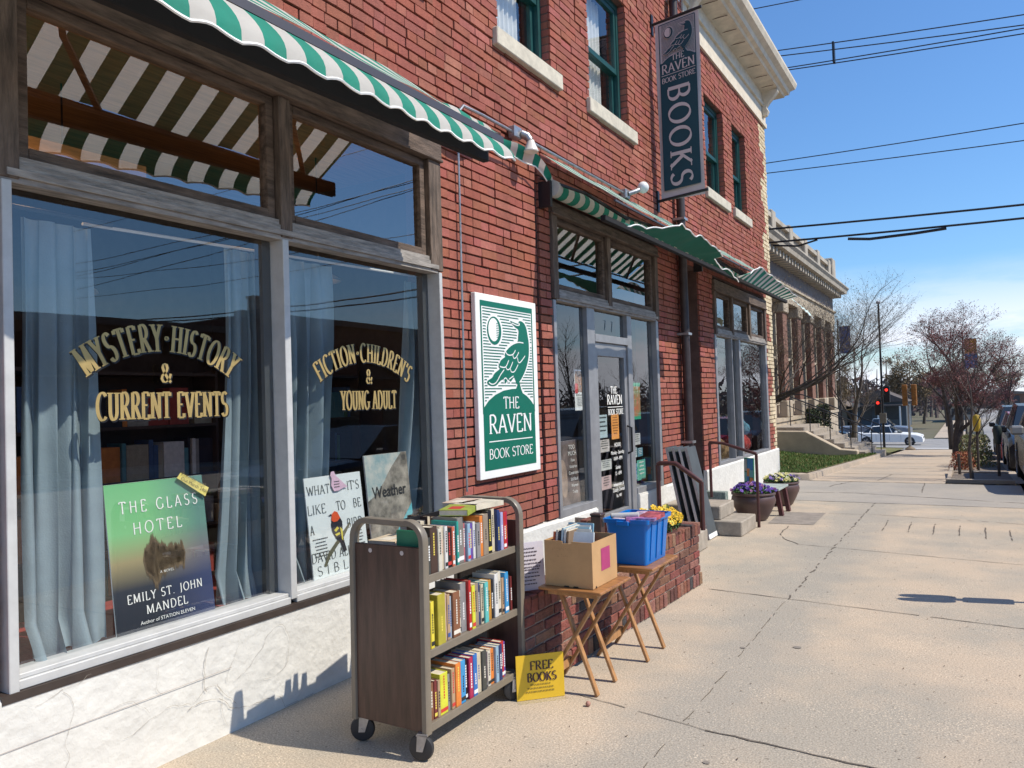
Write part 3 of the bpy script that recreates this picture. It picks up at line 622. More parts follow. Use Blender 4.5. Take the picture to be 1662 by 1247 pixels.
q.build("printed_bird",[C((.10,.10,.06)),C((.015,.015,.02)),C((.62,.08,.02)),C((.62,.52,.05))],t)
q=MB(); q.face(flat([(.43,1.0),(.45,1.035),(.50,1.04),(.53,.99),(.62,.93),(.72,.865),(.64,.86),(.55,.84),(.47,.84),(.43,.90),(.45,.97)],at,.012)); bd=q.build("pink_paper_bird", C((.62,.42,.52),.7), t)
scribble(qq:=MB(),at(.47,.93)+Vector((.013,0,0)),YU,V,.05,.05,3,.001,seed=5); qq.build("fine_print", mk, t)
t,at,V=board("book_poster","grey stone and cloud poster reading Weather behind the book cart","poster",3.78,4.22,.57,1.28,-.10,-.17,M("poster_stone",(.30,.27,.22),.5,var=.75,vs=9))
q=MB(); q.face(flat([(0,.999),(.86,.999),(.62,.88),(.48,.80),(.40,.74),(.16,.62),(0,.58)],at,.0025)); q.build("printed_sky", M("printed_sky",(.16,.30,.32),.5,col2=(.55,.52,.45),vs=7), t)
q=MB(); q.face(flat([(.999,.50),(.999,.40),(.60,.16),(.52,.22)],at,.0027),0); q.face(flat([(.60,.22),(.62,.12),(.30,.02),(.26,.06),(.5,.2)],at,.0030),1); q.build("printed_ribbon",[C((.12,.42,.46)),C((.55,.14,.10))],t)
font_text("poster_lettering","Weather",at(.5,.60),YU,V,.105,C((.03,.03,.03)),t,lift=.003,bold=.018,ws=.9)
# ---- posters and stickers in the entrance
t,at,V=board("book_poster","dim portrait book poster reading TOO MUCH left of the entrance door","poster",6.38,6.86,.60,1.21,-.10,-.14,M("poster_portrait",(.20,.15,.13),.5,var=.8,vs=5))
q=MB(); q.lathe([(0,.0),(.001,.0)],0,0,0,4) if False else None
q.face(flat(arc(.25,.42,.17,.30,0,360,18)[:-1],at,.003)); q.build("printed_face", M("poster_face",(.40,.29,.22),.6,var=.4,vs=8), t)
for k,s in enumerate(("TOO","MUCH","How","Victorian","Constraints","Still Bind","Women","Today")): font_text("poster_lettering",s,at(.72,.86-.1*k),YU,V,.06 if k<2 else .045,m_whitelet,t,lift=.003)
def sheet(name,label,y0,y1,z0,z1,mat,x=-.055,cat="notice"):
    t=thing(name,label,cat,(x,(y0+y1)/2,z0)); q=MB(); q.face([(x,y0,z0),(x,y1,z0),(x,y1,z1),(x,y0,z1)]); q.face([(x-.002,y0,z0),(x-.002,y0,z1),(x-.002,y1,z1),(x-.002,y1,z0)]); q.build("paper",mat,t)
    return t,(lambda u,v:Vector((x,y0+(y1-y0)*u,z0+(z1-z0)*v)))
t,at=sheet("event_notice","tall white notice with orange photo on glass left of the door",6.68,6.885,1.50,1.90,C((.72,.72,.68)))
q=MB(); q.face(flat([(.05,.45),(.95,.45),(.95,.97),(.05,.97)],at,.002)); q.build("photo", M("photo_print",(.50,.24,.08),.5,col2=(.05,.04,.05),vs=22), t)
q=MB(); q.face(flat([(.0,.42),(.30,.42),(.30,.66),(.0,.66)],at,.004)); q.build("red_label", C((.55,.04,.03)), t)
font_text("notice_lettering","Sarah Smarsh",at(.5,.36),YU,ZU,.028,mk,t); scribble(qq:=MB(),at(.12,.30),YU,ZU,.15,.09,6,.002,seed=9); qq.build("fine_print", mk, t)
t,at=sheet("orange_notice","bright orange paper notice taped inside the glass door",7.53,7.73,1.17,1.44,C((.85,.36,.08),.7))
scribble(qq:=MB(),at(.1,.85),YU,ZU,.16,.20,7,.002,seed=12); qq.build("fine_print", C((.3,.12,.03)), t)
t,at=sheet("colour_poster","red and green concert poster right of the glass door",8.12,8.38,1.36,1.78,M("concert_print",(.05,.30,.12),.5,col2=(.55,.13,.05),vs=11))
q=MB(); q.face(flat([(0,.9),(1,.9),(1,1),(0,1)],at,.002)); q.face(flat([(0,0),(1,0),(1,.08),(0,.08)],at,.002)); q.build("green_band", C((.03,.32,.16)), t)
for i,(a,b,c,d,co,lb) in enumerate(((7.18,7.42,1.20,1.44,(.45,.55,.55),"pale blue card inside the glass door beside the orange notice"),(7.20,7.46,1.05,1.18,(.55,.50,.45),"cream card inside the glass door below the pale blue card"),(7.20,7.50,.86,.97,(.6,.6,.55),"white folded card inside the glass door near its middle"),(7.22,7.48,.66,.80,(.62,.45,.42),"pink card low inside the glass door"),
    (8.11,8.34,1.07,1.20,(.55,.55,.52),"black and white sign low in the right entrance window"),(8.10,8.22,.93,1.04,(.50,.60,.60),"white bottle-shaped sticker in the right entrance window"),(8.24,8.40,.93,1.03,(.10,.25,.30),"small dark blue sticker in the right entrance window"),(8.21,8.47,.66,.89,(.12,.42,.32),"green card with print low in the right entrance window"),(8.10,8.20,.68,.86,(.05,.25,.5),"blue sticker at the bottom of the right entrance window"))):
    t,at=sheet("notice",lb,a,b,c,d,C(co,.6)); scribble(qq:=MB(),at(.12,.85),YU,ZU,(b-a)*.76,(d-c)*.75,4,.002,seed=i); qq.build("fine_print", mk if sum(co)>1 else m_whitelet, t)
dl=thing("door_lettering","white shop name and opening hours lettered on the glass door","window lettering",(-.045,7.6,1.1))
q=MB()
for s,y,z_,h,W in (("THE",7.62,1.635,.085,.17),("RAVEN",7.62,1.525,.10,.40),("BOOK STORE",7.63,1.43,.055,.40)): pass
for s,y,z_,h,W in (("THE",7.60,1.66,.075,.17),("RAVEN",7.62,1.545,.10,.40),("BOOK STORE",7.64,1.435,.058,.40)): letters(q,s,(-.046,y,z_),YU,ZU,h,ws=fit_ws(s,h,W,.07),thick=.17,thin=.07,serif=.05,track=.07)
q.face([(-.0445,7.43,1.512),(-.0445,7.83,1.512),(-.0445,7.83,1.519),(-.0445,7.43,1.519)])
q.build("shop_name", m_whitelet, dl)
for s,z_,h in (("HOURS",1.09,.06),("Monday - Saturday",1.01,.055),("10AM - 8PM",.945,.055),("Sunday",.85,.055),("12 - 6PM",.785,.055),("Independent &",.67,.055),("Locally Owned",.61,.06),("Est. 1987",.55,.045)): font_text("hours_lettering",s,(-.046,7.65,z_),YU,ZU,h,m_whitelet,dl,bold=.01,ws=.85)
q=MB(); mk2=M("ghost_lettering",(.10,.16,.19),.6)
for s,y,z_,h,W in (("7",7.42,2.33,.10,.05),("7",7.60,2.33,.10,.05)): letters(q,s,(-.044,y,z_),YU,ZU,h,ws=1)
q.build("house_number", mk2, dl)

# ================================================================ raven sign
RB=[(.471,1.252),(.59,1.235),(.61,1.257),(.649,1.26),(.695,1.244),(.729,1.206),(.747,1.148),(.763,1.078),(.756,.978),(.72,.891),(.665,.82),(.596,.76),(.574,.768),(.521,.769),(.501,.79),(.449,.755),(.406,.772),(.365,.737),(.345,.772),(.288,.758),(.225,.723),(.152,.718),(.1,.735),(.104,.759),(.167,.783),(.208,.819),(.284,.854),(.268,.873),(.3,.918),(.355,.948),(.372,.974),(.384,.999),(.459,1.052),(.572,1.082),(.592,1.139),(.6,1.174),(.582,1.194),(.548,1.203),(.481,1.239)]
LEG=[(.521,.769),(.58,.77),(.627,.659),(.568,.666),(.577,.728),(.54,.735)]
HILL=[(.048,.557),(.109,.603),(.208,.648),(.334,.681),(.463,.694),(.53,.696),(.559,.735),(.598,.714),(.636,.659),(.703,.634),(.771,.594),(.82,.554)]
FE=[[(.383,.991),(.408,.973),(.454,.969),(.502,.982),(.536,1.014)],[(.491,.975),(.505,.946),(.546,.956),(.589,.999)],[(.564,.954),(.578,.916),(.616,.919),(.691,.972)],[(.285,.875),(.32,.868),(.376,.873),(.426,.928)],[(.376,.873),(.395,.851),(.44,.86),(.488,.916)],[(.447,.857),(.461,.833),(.512,.839),(.571,.895)],[(.118,.746),(.164,.731),(.226,.747),(.291,.807),(.349,.849)],[(.333,.745),(.345,.775),(.378,.78),(.409,.745)],[(.421,.773),(.456,.787),(.49,.8)],[(.356,.97),(.392,1.008),(.472,1.052),(.58,1.08),(.67,1.079)],[(.272,.894),(.303,.928),(.366,.955)],[(.49,1.235),(.56,1.222),(.6,1.222)]]
def ribbon(mb,pts,wd,P,lift,m):
    for i in range(len(pts)-1):
        a=Vector((*pts[i],0)); b=Vector((*pts[i+1],0)); d=(b-a).normalized(); nn=Vector((-d.y,d.x,0))*wd/2
        mb.face([P(*(a-nn)[:2],lift),P(*(b-nn)[:2],lift),P(*(b+nn)[:2],lift),P(*(a+nn)[:2],lift)],m)
def smooth_line(pts,n=4):
    o=[]
    for i in range(len(pts)-1):
        p0=pts[max(0,i-1)];p1=pts[i];p2=pts[i+1];p3=pts[min(len(pts)-1,i+2)]
        for k in range(n):
            t=k/n; o.append(tuple(.5*((2*p1[j])+(-p0[j]+p2[j])*t+(2*p0[j]-5*p1[j]+4*p2[j]-p3[j])*t*t+(-p0[j]+3*p1[j]-3*p2[j]+p3[j])*t**3) for j in (0,1)))
    return o+[pts[-1]]
def raven_art(P,par,mg_,mw,names=("raven_emblem","moon_emblem","sky_lines")):
    """P(u,v,lift) puts sign coordinates on the sign's face"""
    q=MB()
    q.face([P(a,b,.0020) for a,b in smooth_line(RB+[RB[0]],3)[:-1]],0); q.face([P(a,b,.0016) for a,b in LEG],0)
    for i,f in enumerate(FE): ribbon(q,smooth_line(f,3),.009,P,.0028+i*.00004,1)
    ey=arc(.609,1.232,.010,.012,0,360,10)[:-1]; q.face([P(a,b,.003) for a,b in ey],1)
    q.build(names[0],[mg_,mw],par)
    q=MB(); q.face([P(a,b,.0014) for a,b in arc(.222,1.155,.105,.112,0,360,30)[:-1]],0); q.face([P(a,b,.0020) for a,b in arc(.212,1.162,.078,.092,0,360,30)[:-1]],1)
    for k in range(9):
        z=1.10+k*.014; q.face([P(.255,z,.0024),(P(.30,z,.0024)),P(.30,z+.006,.0024),P(.245,z+.006,.0024)],0)
    q.build(names[1],[mg_,mw],par)
def sky_lines(P,par,mat,mh):
    q=MB(); z=.60; k=0
    def hz(u):
        for i in range(len(HILL)-1):
            (a,b),(c,d)=HILL[i],HILL[i+1]
            if a<=u<=c: return b+(d-b)*(u-a)/(c-a)
        return .55
    poly=[(a,b) for a,b in RB]
    def inside(u,v,pl):
        s=False
        for i in range(len(pl)):
            (x1,y1),(x2,y2)=pl[i],pl[i-1]
            if (y1>v)!=(y2>v) and u<(x2-x1)*(v-y1)/(y2-y1)+x1: s=not s
        return s
    while z<1.32:
        run=None; u=.055
        while u<.815:
            near = any(inside(u+dx,z+dy,poly) for dx,dy in ((-.02,0),(.02,0),(0,.02),(0,-.02),(0,0))) or ((u-.222)/.122)**2+((z-1.155)/.128)**2<1 or z<hz(u)+.018
            if not near and run is None: run=u
            if (near or u>=.81) and run is not None:
                if u-run>.03: q.face([P(run,z,.0012),P(u,z,.0012),P(u-.006,z+.0085,.0012),P(run+.006,z+.0085,.0012)])
                run=None
            u+=.006
        z+=.0232
    q.build("sky_lines", mat, par)
    q=MB(); q.face([P(a,b,.0013) for a,b in HILL+[(.83,.50),(.83,mh),(.03,mh),(.03,.50)]]); q.build("hill_panel", mat, par)
sg=thing("shop_sign","tall white and green wall sign with raven reading THE RAVEN BOOK STORE","sign",(.03,5.30,1.015))
q=MB(); q.box(.004,.045,4.833,5.772,1.015,2.45); q.build("sign_board", m_white, sg, bevel=.004)
PS=lambda u,v,l: (.0455+l,4.833+u+.035,1.015+v)
q=MB()
for a,b,c,d in ((.025,.835,1.338,1.382),(.025,.044,.50,1.339),(.817,.835,.50,1.339)): q.face([PS(a,c,.001),PS(b,c,.001),PS(b,d,.001),PS(a,d,.001)])
q.build("green_border", m_green, sg); sky_lines(PS,sg,m_green,.064); raven_art(PS,sg,m_green,m_white)
q=MB()
for s,u,v,h,W in (("THE",.445,.537,.092,.245),("RAVEN",.435,.345,.145,.67),("BOOK STORE",.432,.15,.075,.68)): letters(q,s,PS(u,v,.002),YU,ZU,h,ws=fit_ws(s,h,W,.05),thick=.15,thin=.055,track=.05,serif=.06)
q.face([PS(.098,.280,.002),PS(.775,.280,.002),PS(.775,.288,.002),PS(.098,.288,.002)]); q.build("sign_lettering", m_white, sg)
# ---- hanging banner
bn=thing("vertical_banner","tall grey and dark green hanging banner reading BOOKS with a raven on top","banner",(.3,9.1,4.0))
YB=9.05
def bx(u): return .055+u*.55
q=MB(); rows=[]
for k in range(13):
    z_=4.03+2.22*k/12; rows.append([(bx(i/6)-.004*k/12, YB+.015*math.sin(i/6*3.1+k*.5)*(1 if 0<k<12 else .2), z_+.055*i/6*(k/12)) for i in range(7)])
q.grid(rows); q.build("banner_cloth", m_bannerw, bn, smooth=True)
sc=.58
def PB(u,v,l): # sign coordinates to banner face (towards the camera)
    x=bx(.085)+u*.553; z_=5.80+(v-.718)*.61; return (x,YB-.022-l*1.5,z_+.05*(x/.6))
q=MB(); q.face([(bx(.085),YB-.02,4.14),(bx(.925),YB-.02,4.17),(bx(.925),YB-.02,5.76),(bx(.085),YB-.02,5.72)]); q.build("dark_field", m_navy, bn)
q=MB()
for a,b,c,d in ((.0,.835,1.345,1.365),(.0,.02,.52,1.345),(.82,.84,.52,1.345)): q.face([PB(a,c,.001),PB(b,c,.001),PB(b,d,.001),PB(a,d,.001)])
q.build("dark_border", m_navy, bn); sky_lines(PB,bn,m_navy,.50); raven_art(PB,bn,m_navy,m_bannerw)
q=MB(); UB=(1,0,.09)
for s,x,z_,h,W in (("THE",.335,5.735,.070,.16),("RAVEN",.335,5.60,.110,.42),("BOOK STORE",.335,5.485,.062,.42)): letters(q,s,(x,YB-.024,z_),UB,ZU,h,ws=fit_ws(s,h,W,.05),thick=.14,thin=.055,track=.05,serif=.05)
q.face([(.12,YB-.025,5.555),(.55,YB-.025,5.592),(.55,YB-.025,5.599),(.12,YB-.025,5.562)])
letters(q,"BOOKS",(.20,YB-.026,4.80),(0.0,0,-1),(1,0,.05),.265,ws=fit_ws("BOOKS",.265,1.24,.16),thick=.17,thin=.055,track=.16,serif=.07)
q.build("banner_lettering", m_bannerw, bn)
for z0_,z1_ in ((4.03,4.08),(6.245,6.30)): q=MB(); q.tube([(-.01,YB,z0_),(.64,YB,z1_)],.018,10); q.box(-.02,.02,YB-.03,YB+.03,z0_-.13,z0_+.13); q.build("bracket_arm", m_black, bn)
# ================================================================ lights and pipes on the wall
ct=thing("electrical_conduit","thin grey conduit running along the brick above the awnings","conduit",(.04,6.3,3.8))
q=MB(); q.tube([(.04,4.70,3.60),(.04,4.70,3.80),(.05,4.74,3.85),(.05,5.0,3.86),(.05,7.9,3.87)],.013,8); q.build("pipe", m_metal, ct, smooth=True)
q=MB(); q.tube([(.03,4.69,3.52),(.03,4.67,.95)],.008,6); q.box(.01,.05,4.66,4.71,3.50,3.60); tag(q.build("electrical_conduit", m_metal, None, smooth=True),"thin vertical conduit on the brick between window and raven sign","conduit")
def flood(y,z,label,down):
    t=thing("wall_lamp",label,"lamp",(.1,y,z)); q=MB(); q.box(.02,.09,y-.06,y+.06,z-.05,z+.05); q.build("junction_box", m_metal, t, bevel=.008)
    if down:
        q=MB(); q.tube([(.09,y+.04,z),(.13,y+.07,z-.02),(.15,y+.08,z-.06)],.032,12); q.build("socket", m_metal, t, smooth=True)
        q=MB(); q.X=Matrix.Translation((.155,y+.085,z-.06)); q.lathe([(.03,0),(.035,-.02),(.065,-.09),(.062,-.10),(0,-.105)],0,0,0,16); q.build("bulb", C((.75,.70,.62),.3), t, smooth=True)
    else:
        q=MB(); q.tube([(.09,y,z),(.15,y+.06,z+.03),(.17,y+.10,z+.05)],.026,12); q.build("socket", m_metal, t, smooth=True)
        q=MB(); q.X=Matrix.Translation((.20,y+.17,z+.09)); q.lathe([(0,-.065)]+[(.065*math.cos(math.radians(a)),.065*math.sin(math.radians(a))) for a in range(-75,90,15)]+[(0,.065)],0,0,0,16); q.build("bulb", C((.80,.80,.78),.2), t, smooth=True)
flood(5.50,3.86,"grey wall lamp with cone bulb pointing down above raven sign",True)
flood(7.88,3.86,"wall lamp with round white bulb above the second awning",False)
dp=thing("downspout","dark metal downspout running down brick pier beside the side door","downspout",(.1,9.95,0))
q=MB(); q.tube([(.09,9.67,.35),(.09,9.67,7.9)],.055,12); q.build("pipe", M("downspout_paint",(.06,.045,.045),.5,metal=.3,var=.4), dp, smooth=True)
for z_ in (1.0,2.4,3.9,5.4,6.8): q=MB(); q.box(.0,.155,9.60,9.74,z_,z_+.03); q.build("strap", m_metal, dp)
q=MB(); q.tube([(.05,9.82,.35),(.05,9.82,4.6)],.02,8); q.build("cable_pipe", m_metal, dp, smooth=True)
# ================================================================ awnings
PER=.222
def stripe(y): return 1 if (y/PER)%1<.5 else 0
KA=.9436
def SK(p): return (3.26+(p[0]-3.26)*KA, p[1]*KA, 1.6+(p[2]-1.6)*KA)
def awning(name,label,y0,y1,zw=3.826,xf=.75,zf=3.305,valance=True,sag=.012):
    t=thing(name,label,"awning",(.3,(y0+y1)/2,3.3)); N=int((y1-y0)/(PER/8)); ys=[y0+(y1-y0)*i/N for i in range(N+1)]
    q=MB(); rows=[]
    for k in range(9):
        s=k/8; rows.append([(.04+(xf-.04)*s, y, zw+(zf-zw)*s-sag*math.sin(s*math.pi)*(1+.3*math.sin(y*2.1))+.008*math.sin(y*7+s*3)) for y in ys])
    q.grid(rows,mf=lambda i,j: stripe((ys[j]+ys[j+1])/2)); q.build("canopy",[m_awg,m_aww],t,smooth=True)
    b=MB(); b.box(xf-.03,xf+.012,y0,y1,zf-.055,zf-.012) if valance else b.box(xf-.03,xf-.012,y0,y1,zf-.03,zf-.014); b.build("hem_bar", M("hem_bar",(.06,.055,.065),.5), t)
    b=MB(); b.bar((xf-.125,y0-.02,3.115 if valance else 3.145),(xf-.125,y1,3.205 if valance else 3.145),.05,.10 if valance else .05); b.build("front_bar", M("matt_black",(.006,.006,.008),.9), t, bevel=.006)
    for ya in (y0+.5,(y0+y1)/2,y1-.35):
        a=MB(); a.bar((.02,ya-.5,3.60),(.36,ya-.28,3.45),.03,.02); a.bar((.36,ya-.28,3.45),(xf-.13,ya+.05,3.24),.03,.02); a.build("folding_arm", m_black, t)
    if valance:
        q=MB(); rows=[]
        for k in range(7):
            s=k/6; row=[]
            for y in ys:
                sc_=abs(math.sin(math.pi*y/(PER*1.0))); dz=.215-.085*max(0,(y-2.0)/2.1); zz=zf-.055-s*dz
                row.append((xf+.006+(.145-.045*max(0,(y-2.0)/2.1))*math.sin(s*1.57)*(1+.10*math.sin(y*3.1))+.010*math.sin(y*28.3)*s, y-.02*s, zz-(.02*(1-sc_) if s==1 else 0)))
            rows.append(row)
        q.grid(rows,mf=lambda i,j: stripe((ys[j]+ys[j+1])/2)); q.build("valance",[m_awg,m_aww],t,smooth=True)
        e=MB(); e.tube([(p[0]+.003,p[1],p[2]) for p in rows[-1]],.0065,5); e.build("white_edging", m_cord, t)
    return t,ys
a1,ys=awning("striped_awning","green and white striped awning over the wide near shop window",.5,4.14)
# loose cloth blown from the end of the awning back to the wall
def cloth(parent,name,rows,mf,mats,edge=None):
    q=MB(); q.grid(rows,mf=mf); o=q.build(name,mats,parent,smooth=True)
    if edge is not None:
        e=MB(); e.tube([rows[i][j] for i,j in edge] if isinstance(edge,list) else [(p[0],p[1],p[2]) for p in rows[edge]],.0065,5); e.build("white_edging", m_cord, parent)
    return o
n=36; rows=[]
for k in range(6):
    s=k/5; row=[]
    for i in range(n+1):
        tt=i/n; x=.10+.03*math.sin(tt*9); y=4.35+(6.05-4.35)*tt; z0=3.745-.02*tt-.15*max(0,tt-.80)/.2
        row.append((x+.035*math.sin(s*2+tt*3), y+.05*s, z0-s*(.11-.03*tt)+.010*math.sin(tt*22+s)))
    rows.append(row)
cloth(a1,"loose_valance_end",rows,lambda i,j:stripe(4.35+1.7*(j+.5)/n),[m_awg,m_aww],5)
a2,ys2=awning("striped_awning","green and white striped awning over shop entrance with its green flap blown up",5.98,10.0,valance=False)
a3,ys3=awning("striped_awning","green and white striped awning over the far shop window with curled front",10.05,13.4,valance=False)
def wall_roll(par,y0,y1,r=.075):
    q=MB(); N=int((y1-y0)/(PER/8)); rows=[]
    for i in range(N+1):
        y=y0+(y1-y0)*i/N; rows.append([(.115+r*math.cos(a*math.pi/7)*(1+.05*math.sin(y*9)), y, 3.50+r*math.sin(a*math.pi/7)) for a in range(14)])
    q.grid(rows,close=True,mf=lambda i,j: stripe(y0+(y1-y0)*(i+.5)/N)); q.face(rows[0][::-1],1); q.build("rolled_cloth",[m_awg,m_aww],par,smooth=True)
    b=MB(); b.box(.0,.12,y0-.05,y0-.01,3.33,3.56); b.build("wall_bracket", m_black, par)
wall_roll(a2,6.02,10.3); wall_roll(a3,10.45,14.6)
# big green flap of the entrance awning flipped up by the wind
n=90; rows=[]
for k in range(8):
    s=k/7; row=[]
    for i in range(n+1):
        tt=i/n; y=6.4+(9.75-6.4)*tt
        up=.125*min(1,tt*4)*(1 if tt<.5 else max(-.75,1-(tt-.5)*3.6)); fl=min(1,tt*5)
        x=.60+s*(.03+.23*fl*(1 if tt<.7 else .5))+.018*math.sin(tt*19+s*3)*s+.008*math.sin(tt*47+s*5); z_=3.20+s*(up-.05)+.014*math.sin(tt*29+1)*s+.006*math.sin(tt*60)*s
        row.append((x,y+.10*s,z_+(.016*abs(math.sin(math.pi*y/PER)) if k==7 else 0)))
    rows.append([SK(p) for p in row])
cloth(a2,"green_flap",rows,lambda i,j:0,[M("flap_shade_green",(.0,.115,.08),.8,var=.15,vs=3,bump=.3,bs=12,trans=.04)],7)  # awning green with the shade of the flap's underside put into its colour
# front of the far awning curled up showing its back
n=96; rows=[]
for k in range(8):
    s=k/7; row=[]
    for i in range(n+1):
        tt=i/n; y=10.35+(13.6-10.35)*tt; up=.04+.20*min(1,tt*6)*max(0,1-tt)**.8
        row.append((.59+.15*s, y+.20*s, 3.20+s*up+.012*math.sin(tt*34)*s))
    rows.append([SK(p) for p in row])
cloth(a3,"curled_valance",rows,lambda i,j:stripe(10.35+3.25*(j+.5)/n),[m_awg,m_aww],7)
n=24; rows=[]
for k in range(5):
    s=k/4; rows.append([SK((.60+.05*s,14.0+1.75*i/n+.05*s,3.26-.10*(i/n)-s*(.05+.06*i/n)+.012*math.sin(i*1.3))) for i in range(n+1)])
cloth(a3,"loose_pale_end",rows,lambda i,j:1,[m_awg,M("pale_cloth",(.50,.66,.62),.8,var=.1)],4)
# ================================================================ book cart
m_cart = M("cart_taupe_paint", (.20,.17,.13), .38, var=.12, vs=8, spec=.5)
m_cwood = M("cart_walnut_laminate", (.085,.045,.032), .42, var=.45, vs=6, stretch=(5,5,.5), spec=.5)
cart=thing("book_cart","taupe metal library cart with brown end panels full of used books","book cart",(.9,3.15,0))
def endframe(y):
    q=MB(); pts=[(.68,y,.12),(.69,y,.93)]+[(.78+.085*math.cos(math.radians(a)),y,.98+.085*math.sin(math.radians(a))) for a in range(180,89,-9)]+[(.78+.23,y,1.062)]+[(1.025+.085*math.cos(math.radians(a)),y,.98+.085*math.sin(math.radians(a))) for a in range(90,-1,-9)]+[(1.11,y,.93),(1.10,y,.12)]
    rows=[]
    for i in range(len(pts)):
        a,b=Vector(pts[max(0,i-1)]),Vector(pts[min(len(pts)-1,i+1)]); d=(b-a).normalized(); nn=Vector((d.z,0,-d.x))*.0145; c=Vector(pts[i])
        rows.append([(c.x-nn.x*.8,y-.021,c.z-nn.z*.8),(c.x-nn.x,y-.017,c.z-nn.z),(c.x-nn.x,y+.017,c.z-nn.z),(c.x-nn.x*.8,y+.021,c.z-nn.z*.8),(c.x+nn.x*.8,y+.021,c.z+nn.z*.8),(c.x+nn.x,y+.017,c.z+nn.z),(c.x+nn.x,y-.017,c.z+nn.z),(c.x+nn.x*.8,y-.021,c.z+nn.z*.8)])
    q.grid(rows,close=True); q.face(rows[0]); q.build("end_frame", m_cart, cart, smooth=True)
    q=MB(); q.box(.69,1.095,y-.008,y+.008,.125,.955); q.build("end_panel", m_cwood, cart, bevel=.003)
endframe(2.75); endframe(3.60)
q=MB()
for x in (.80,.99): q.face([(x+.011*math.cos(a*.628),2.7405,.925+.011*math.sin(a*.628)) for a in range(10)])
q.build("bolt_cap", C((.55,.50,.48),.4), cart)
SH=[.145,.475,.815]
for z_ in SH:
    q=MB(); q.box(.70,1.088,2.77,3.58,z_-.004,z_); q.box(1.084,1.094,2.77,3.58,z_-.032,z_+.004); q.box(.69,.70,2.77,3.58,z_-.032,z_+.06); q.build("shelf", m_cart, cart, bevel=.0015)
q=MB(); q.box(.885,.889,2.77,3.58,SH[0],SH[0]+.2); q.box(.885,.889,2.77,3.58,SH[1],SH[1]+.2); q.build("back_divider", m_cart, cart)
q=MB(); q.bar((.80,2.95,1.02),(.80,3.40,1.02),.01,.03); q.bar((.80,2.95,.82),(.80,2.95,1.03),.01,.02); q.build("book_stop", m_black, cart)
def caster(x,y,rot):
    q=MB(); q.X=Matrix.Translation((x,y,0))@Matrix.Rotation(rot,4,'Z')
    pr=[(0,-.016),(.045,-.017),(.056,-.013),(.060,0),(.056,.013),(.045,.017),(0,.016)]
    q.grid([[(r*math.cos(a*math.pi/12)-.02,w_,.060+r*math.sin(a*math.pi/12)) for a in range(24)] for r,w_ in pr],close=True); o=q.build("caster", M("rubber",(.025,.025,.027),.6,var=.3), cart, smooth=True)
    f=MB(); f.X=q.X; 
    for s in (-1,1): f.face([(-.035,.024*s,.05),(-.005,.024*s,.05),(.02,.024*s,.125),(-.03,.024*s,.125)]); f.face([(-.035,.027*s,.05),(-.03,.027*s,.125),(.02,.027*s,.125),(-.005,.027*s,.05)]); f.box(-.035,.02,min(.024*s,.027*s),max(.024*s,.027*s),.118,.125)
    f.box(-.03,.02,-.026,.026,.118,.130); f.tube([(-.02,-.03,.06),(-.02,.03,.06)],.009,8); f.build("fork", m_metal, o, smooth=False)
caster(.705,2.79,.5); caster(1.09,2.75,.25); caster(1.09,3.55,.9); caster(.72,3.55,.2)
# ---- books: (colour name, cover colour, thickness, height, depth of spine behind shelf edge, spine marks)
m_page = M("book_pages",(.62,.55,.42),.9,var=.15,vs=40)
CL={"green":(.02,.22,.12),"pale blue":(.30,.45,.58),"dark brown":(.07,.04,.03),"black":(.015,.014,.016),"cream":(.60,.52,.38),"ivory":(.62,.58,.48),"white":(.68,.67,.64),"coral":(.62,.16,.09),"teal":(.03,.32,.26),"charcoal":(.06,.065,.06),"rose":(.50,.14,.16),"purple":(.14,.07,.34),"grey":(.26,.25,.25),"orange":(.72,.22,.04),"stone grey":(.22,.20,.18),"navy":(.02,.04,.14),"lilac":(.38,.38,.60),"red":(.50,.03,.03),"crimson":(.42,.02,.08),"tan":(.45,.30,.18),"bright yellow":(.75,.62,.06),"olive yellow":(.42,.36,.04),"pink cream":(.62,.45,.38),"sky blue":(.05,.30,.60),"rust brown":(.24,.10,.05),"maroon":(.18,.03,.03),"lime yellow":(.66,.66,.05),"aqua":(.12,.50,.48),"mustard":(.48,.24,.04),"blue":(.03,.16,.48),"taupe":(.30,.24,.18),"violet":(.22,.06,.22),"silver blue":(.35,.42,.50)}
MK={"l":(.75,.70,.60),"d":(.03,.03,.03),"r":(.6,.05,.04),"y":(.75,.6,.1),"w":(.8,.8,.78),"b":(.05,.1,.3)}
rk=random.Random(21)
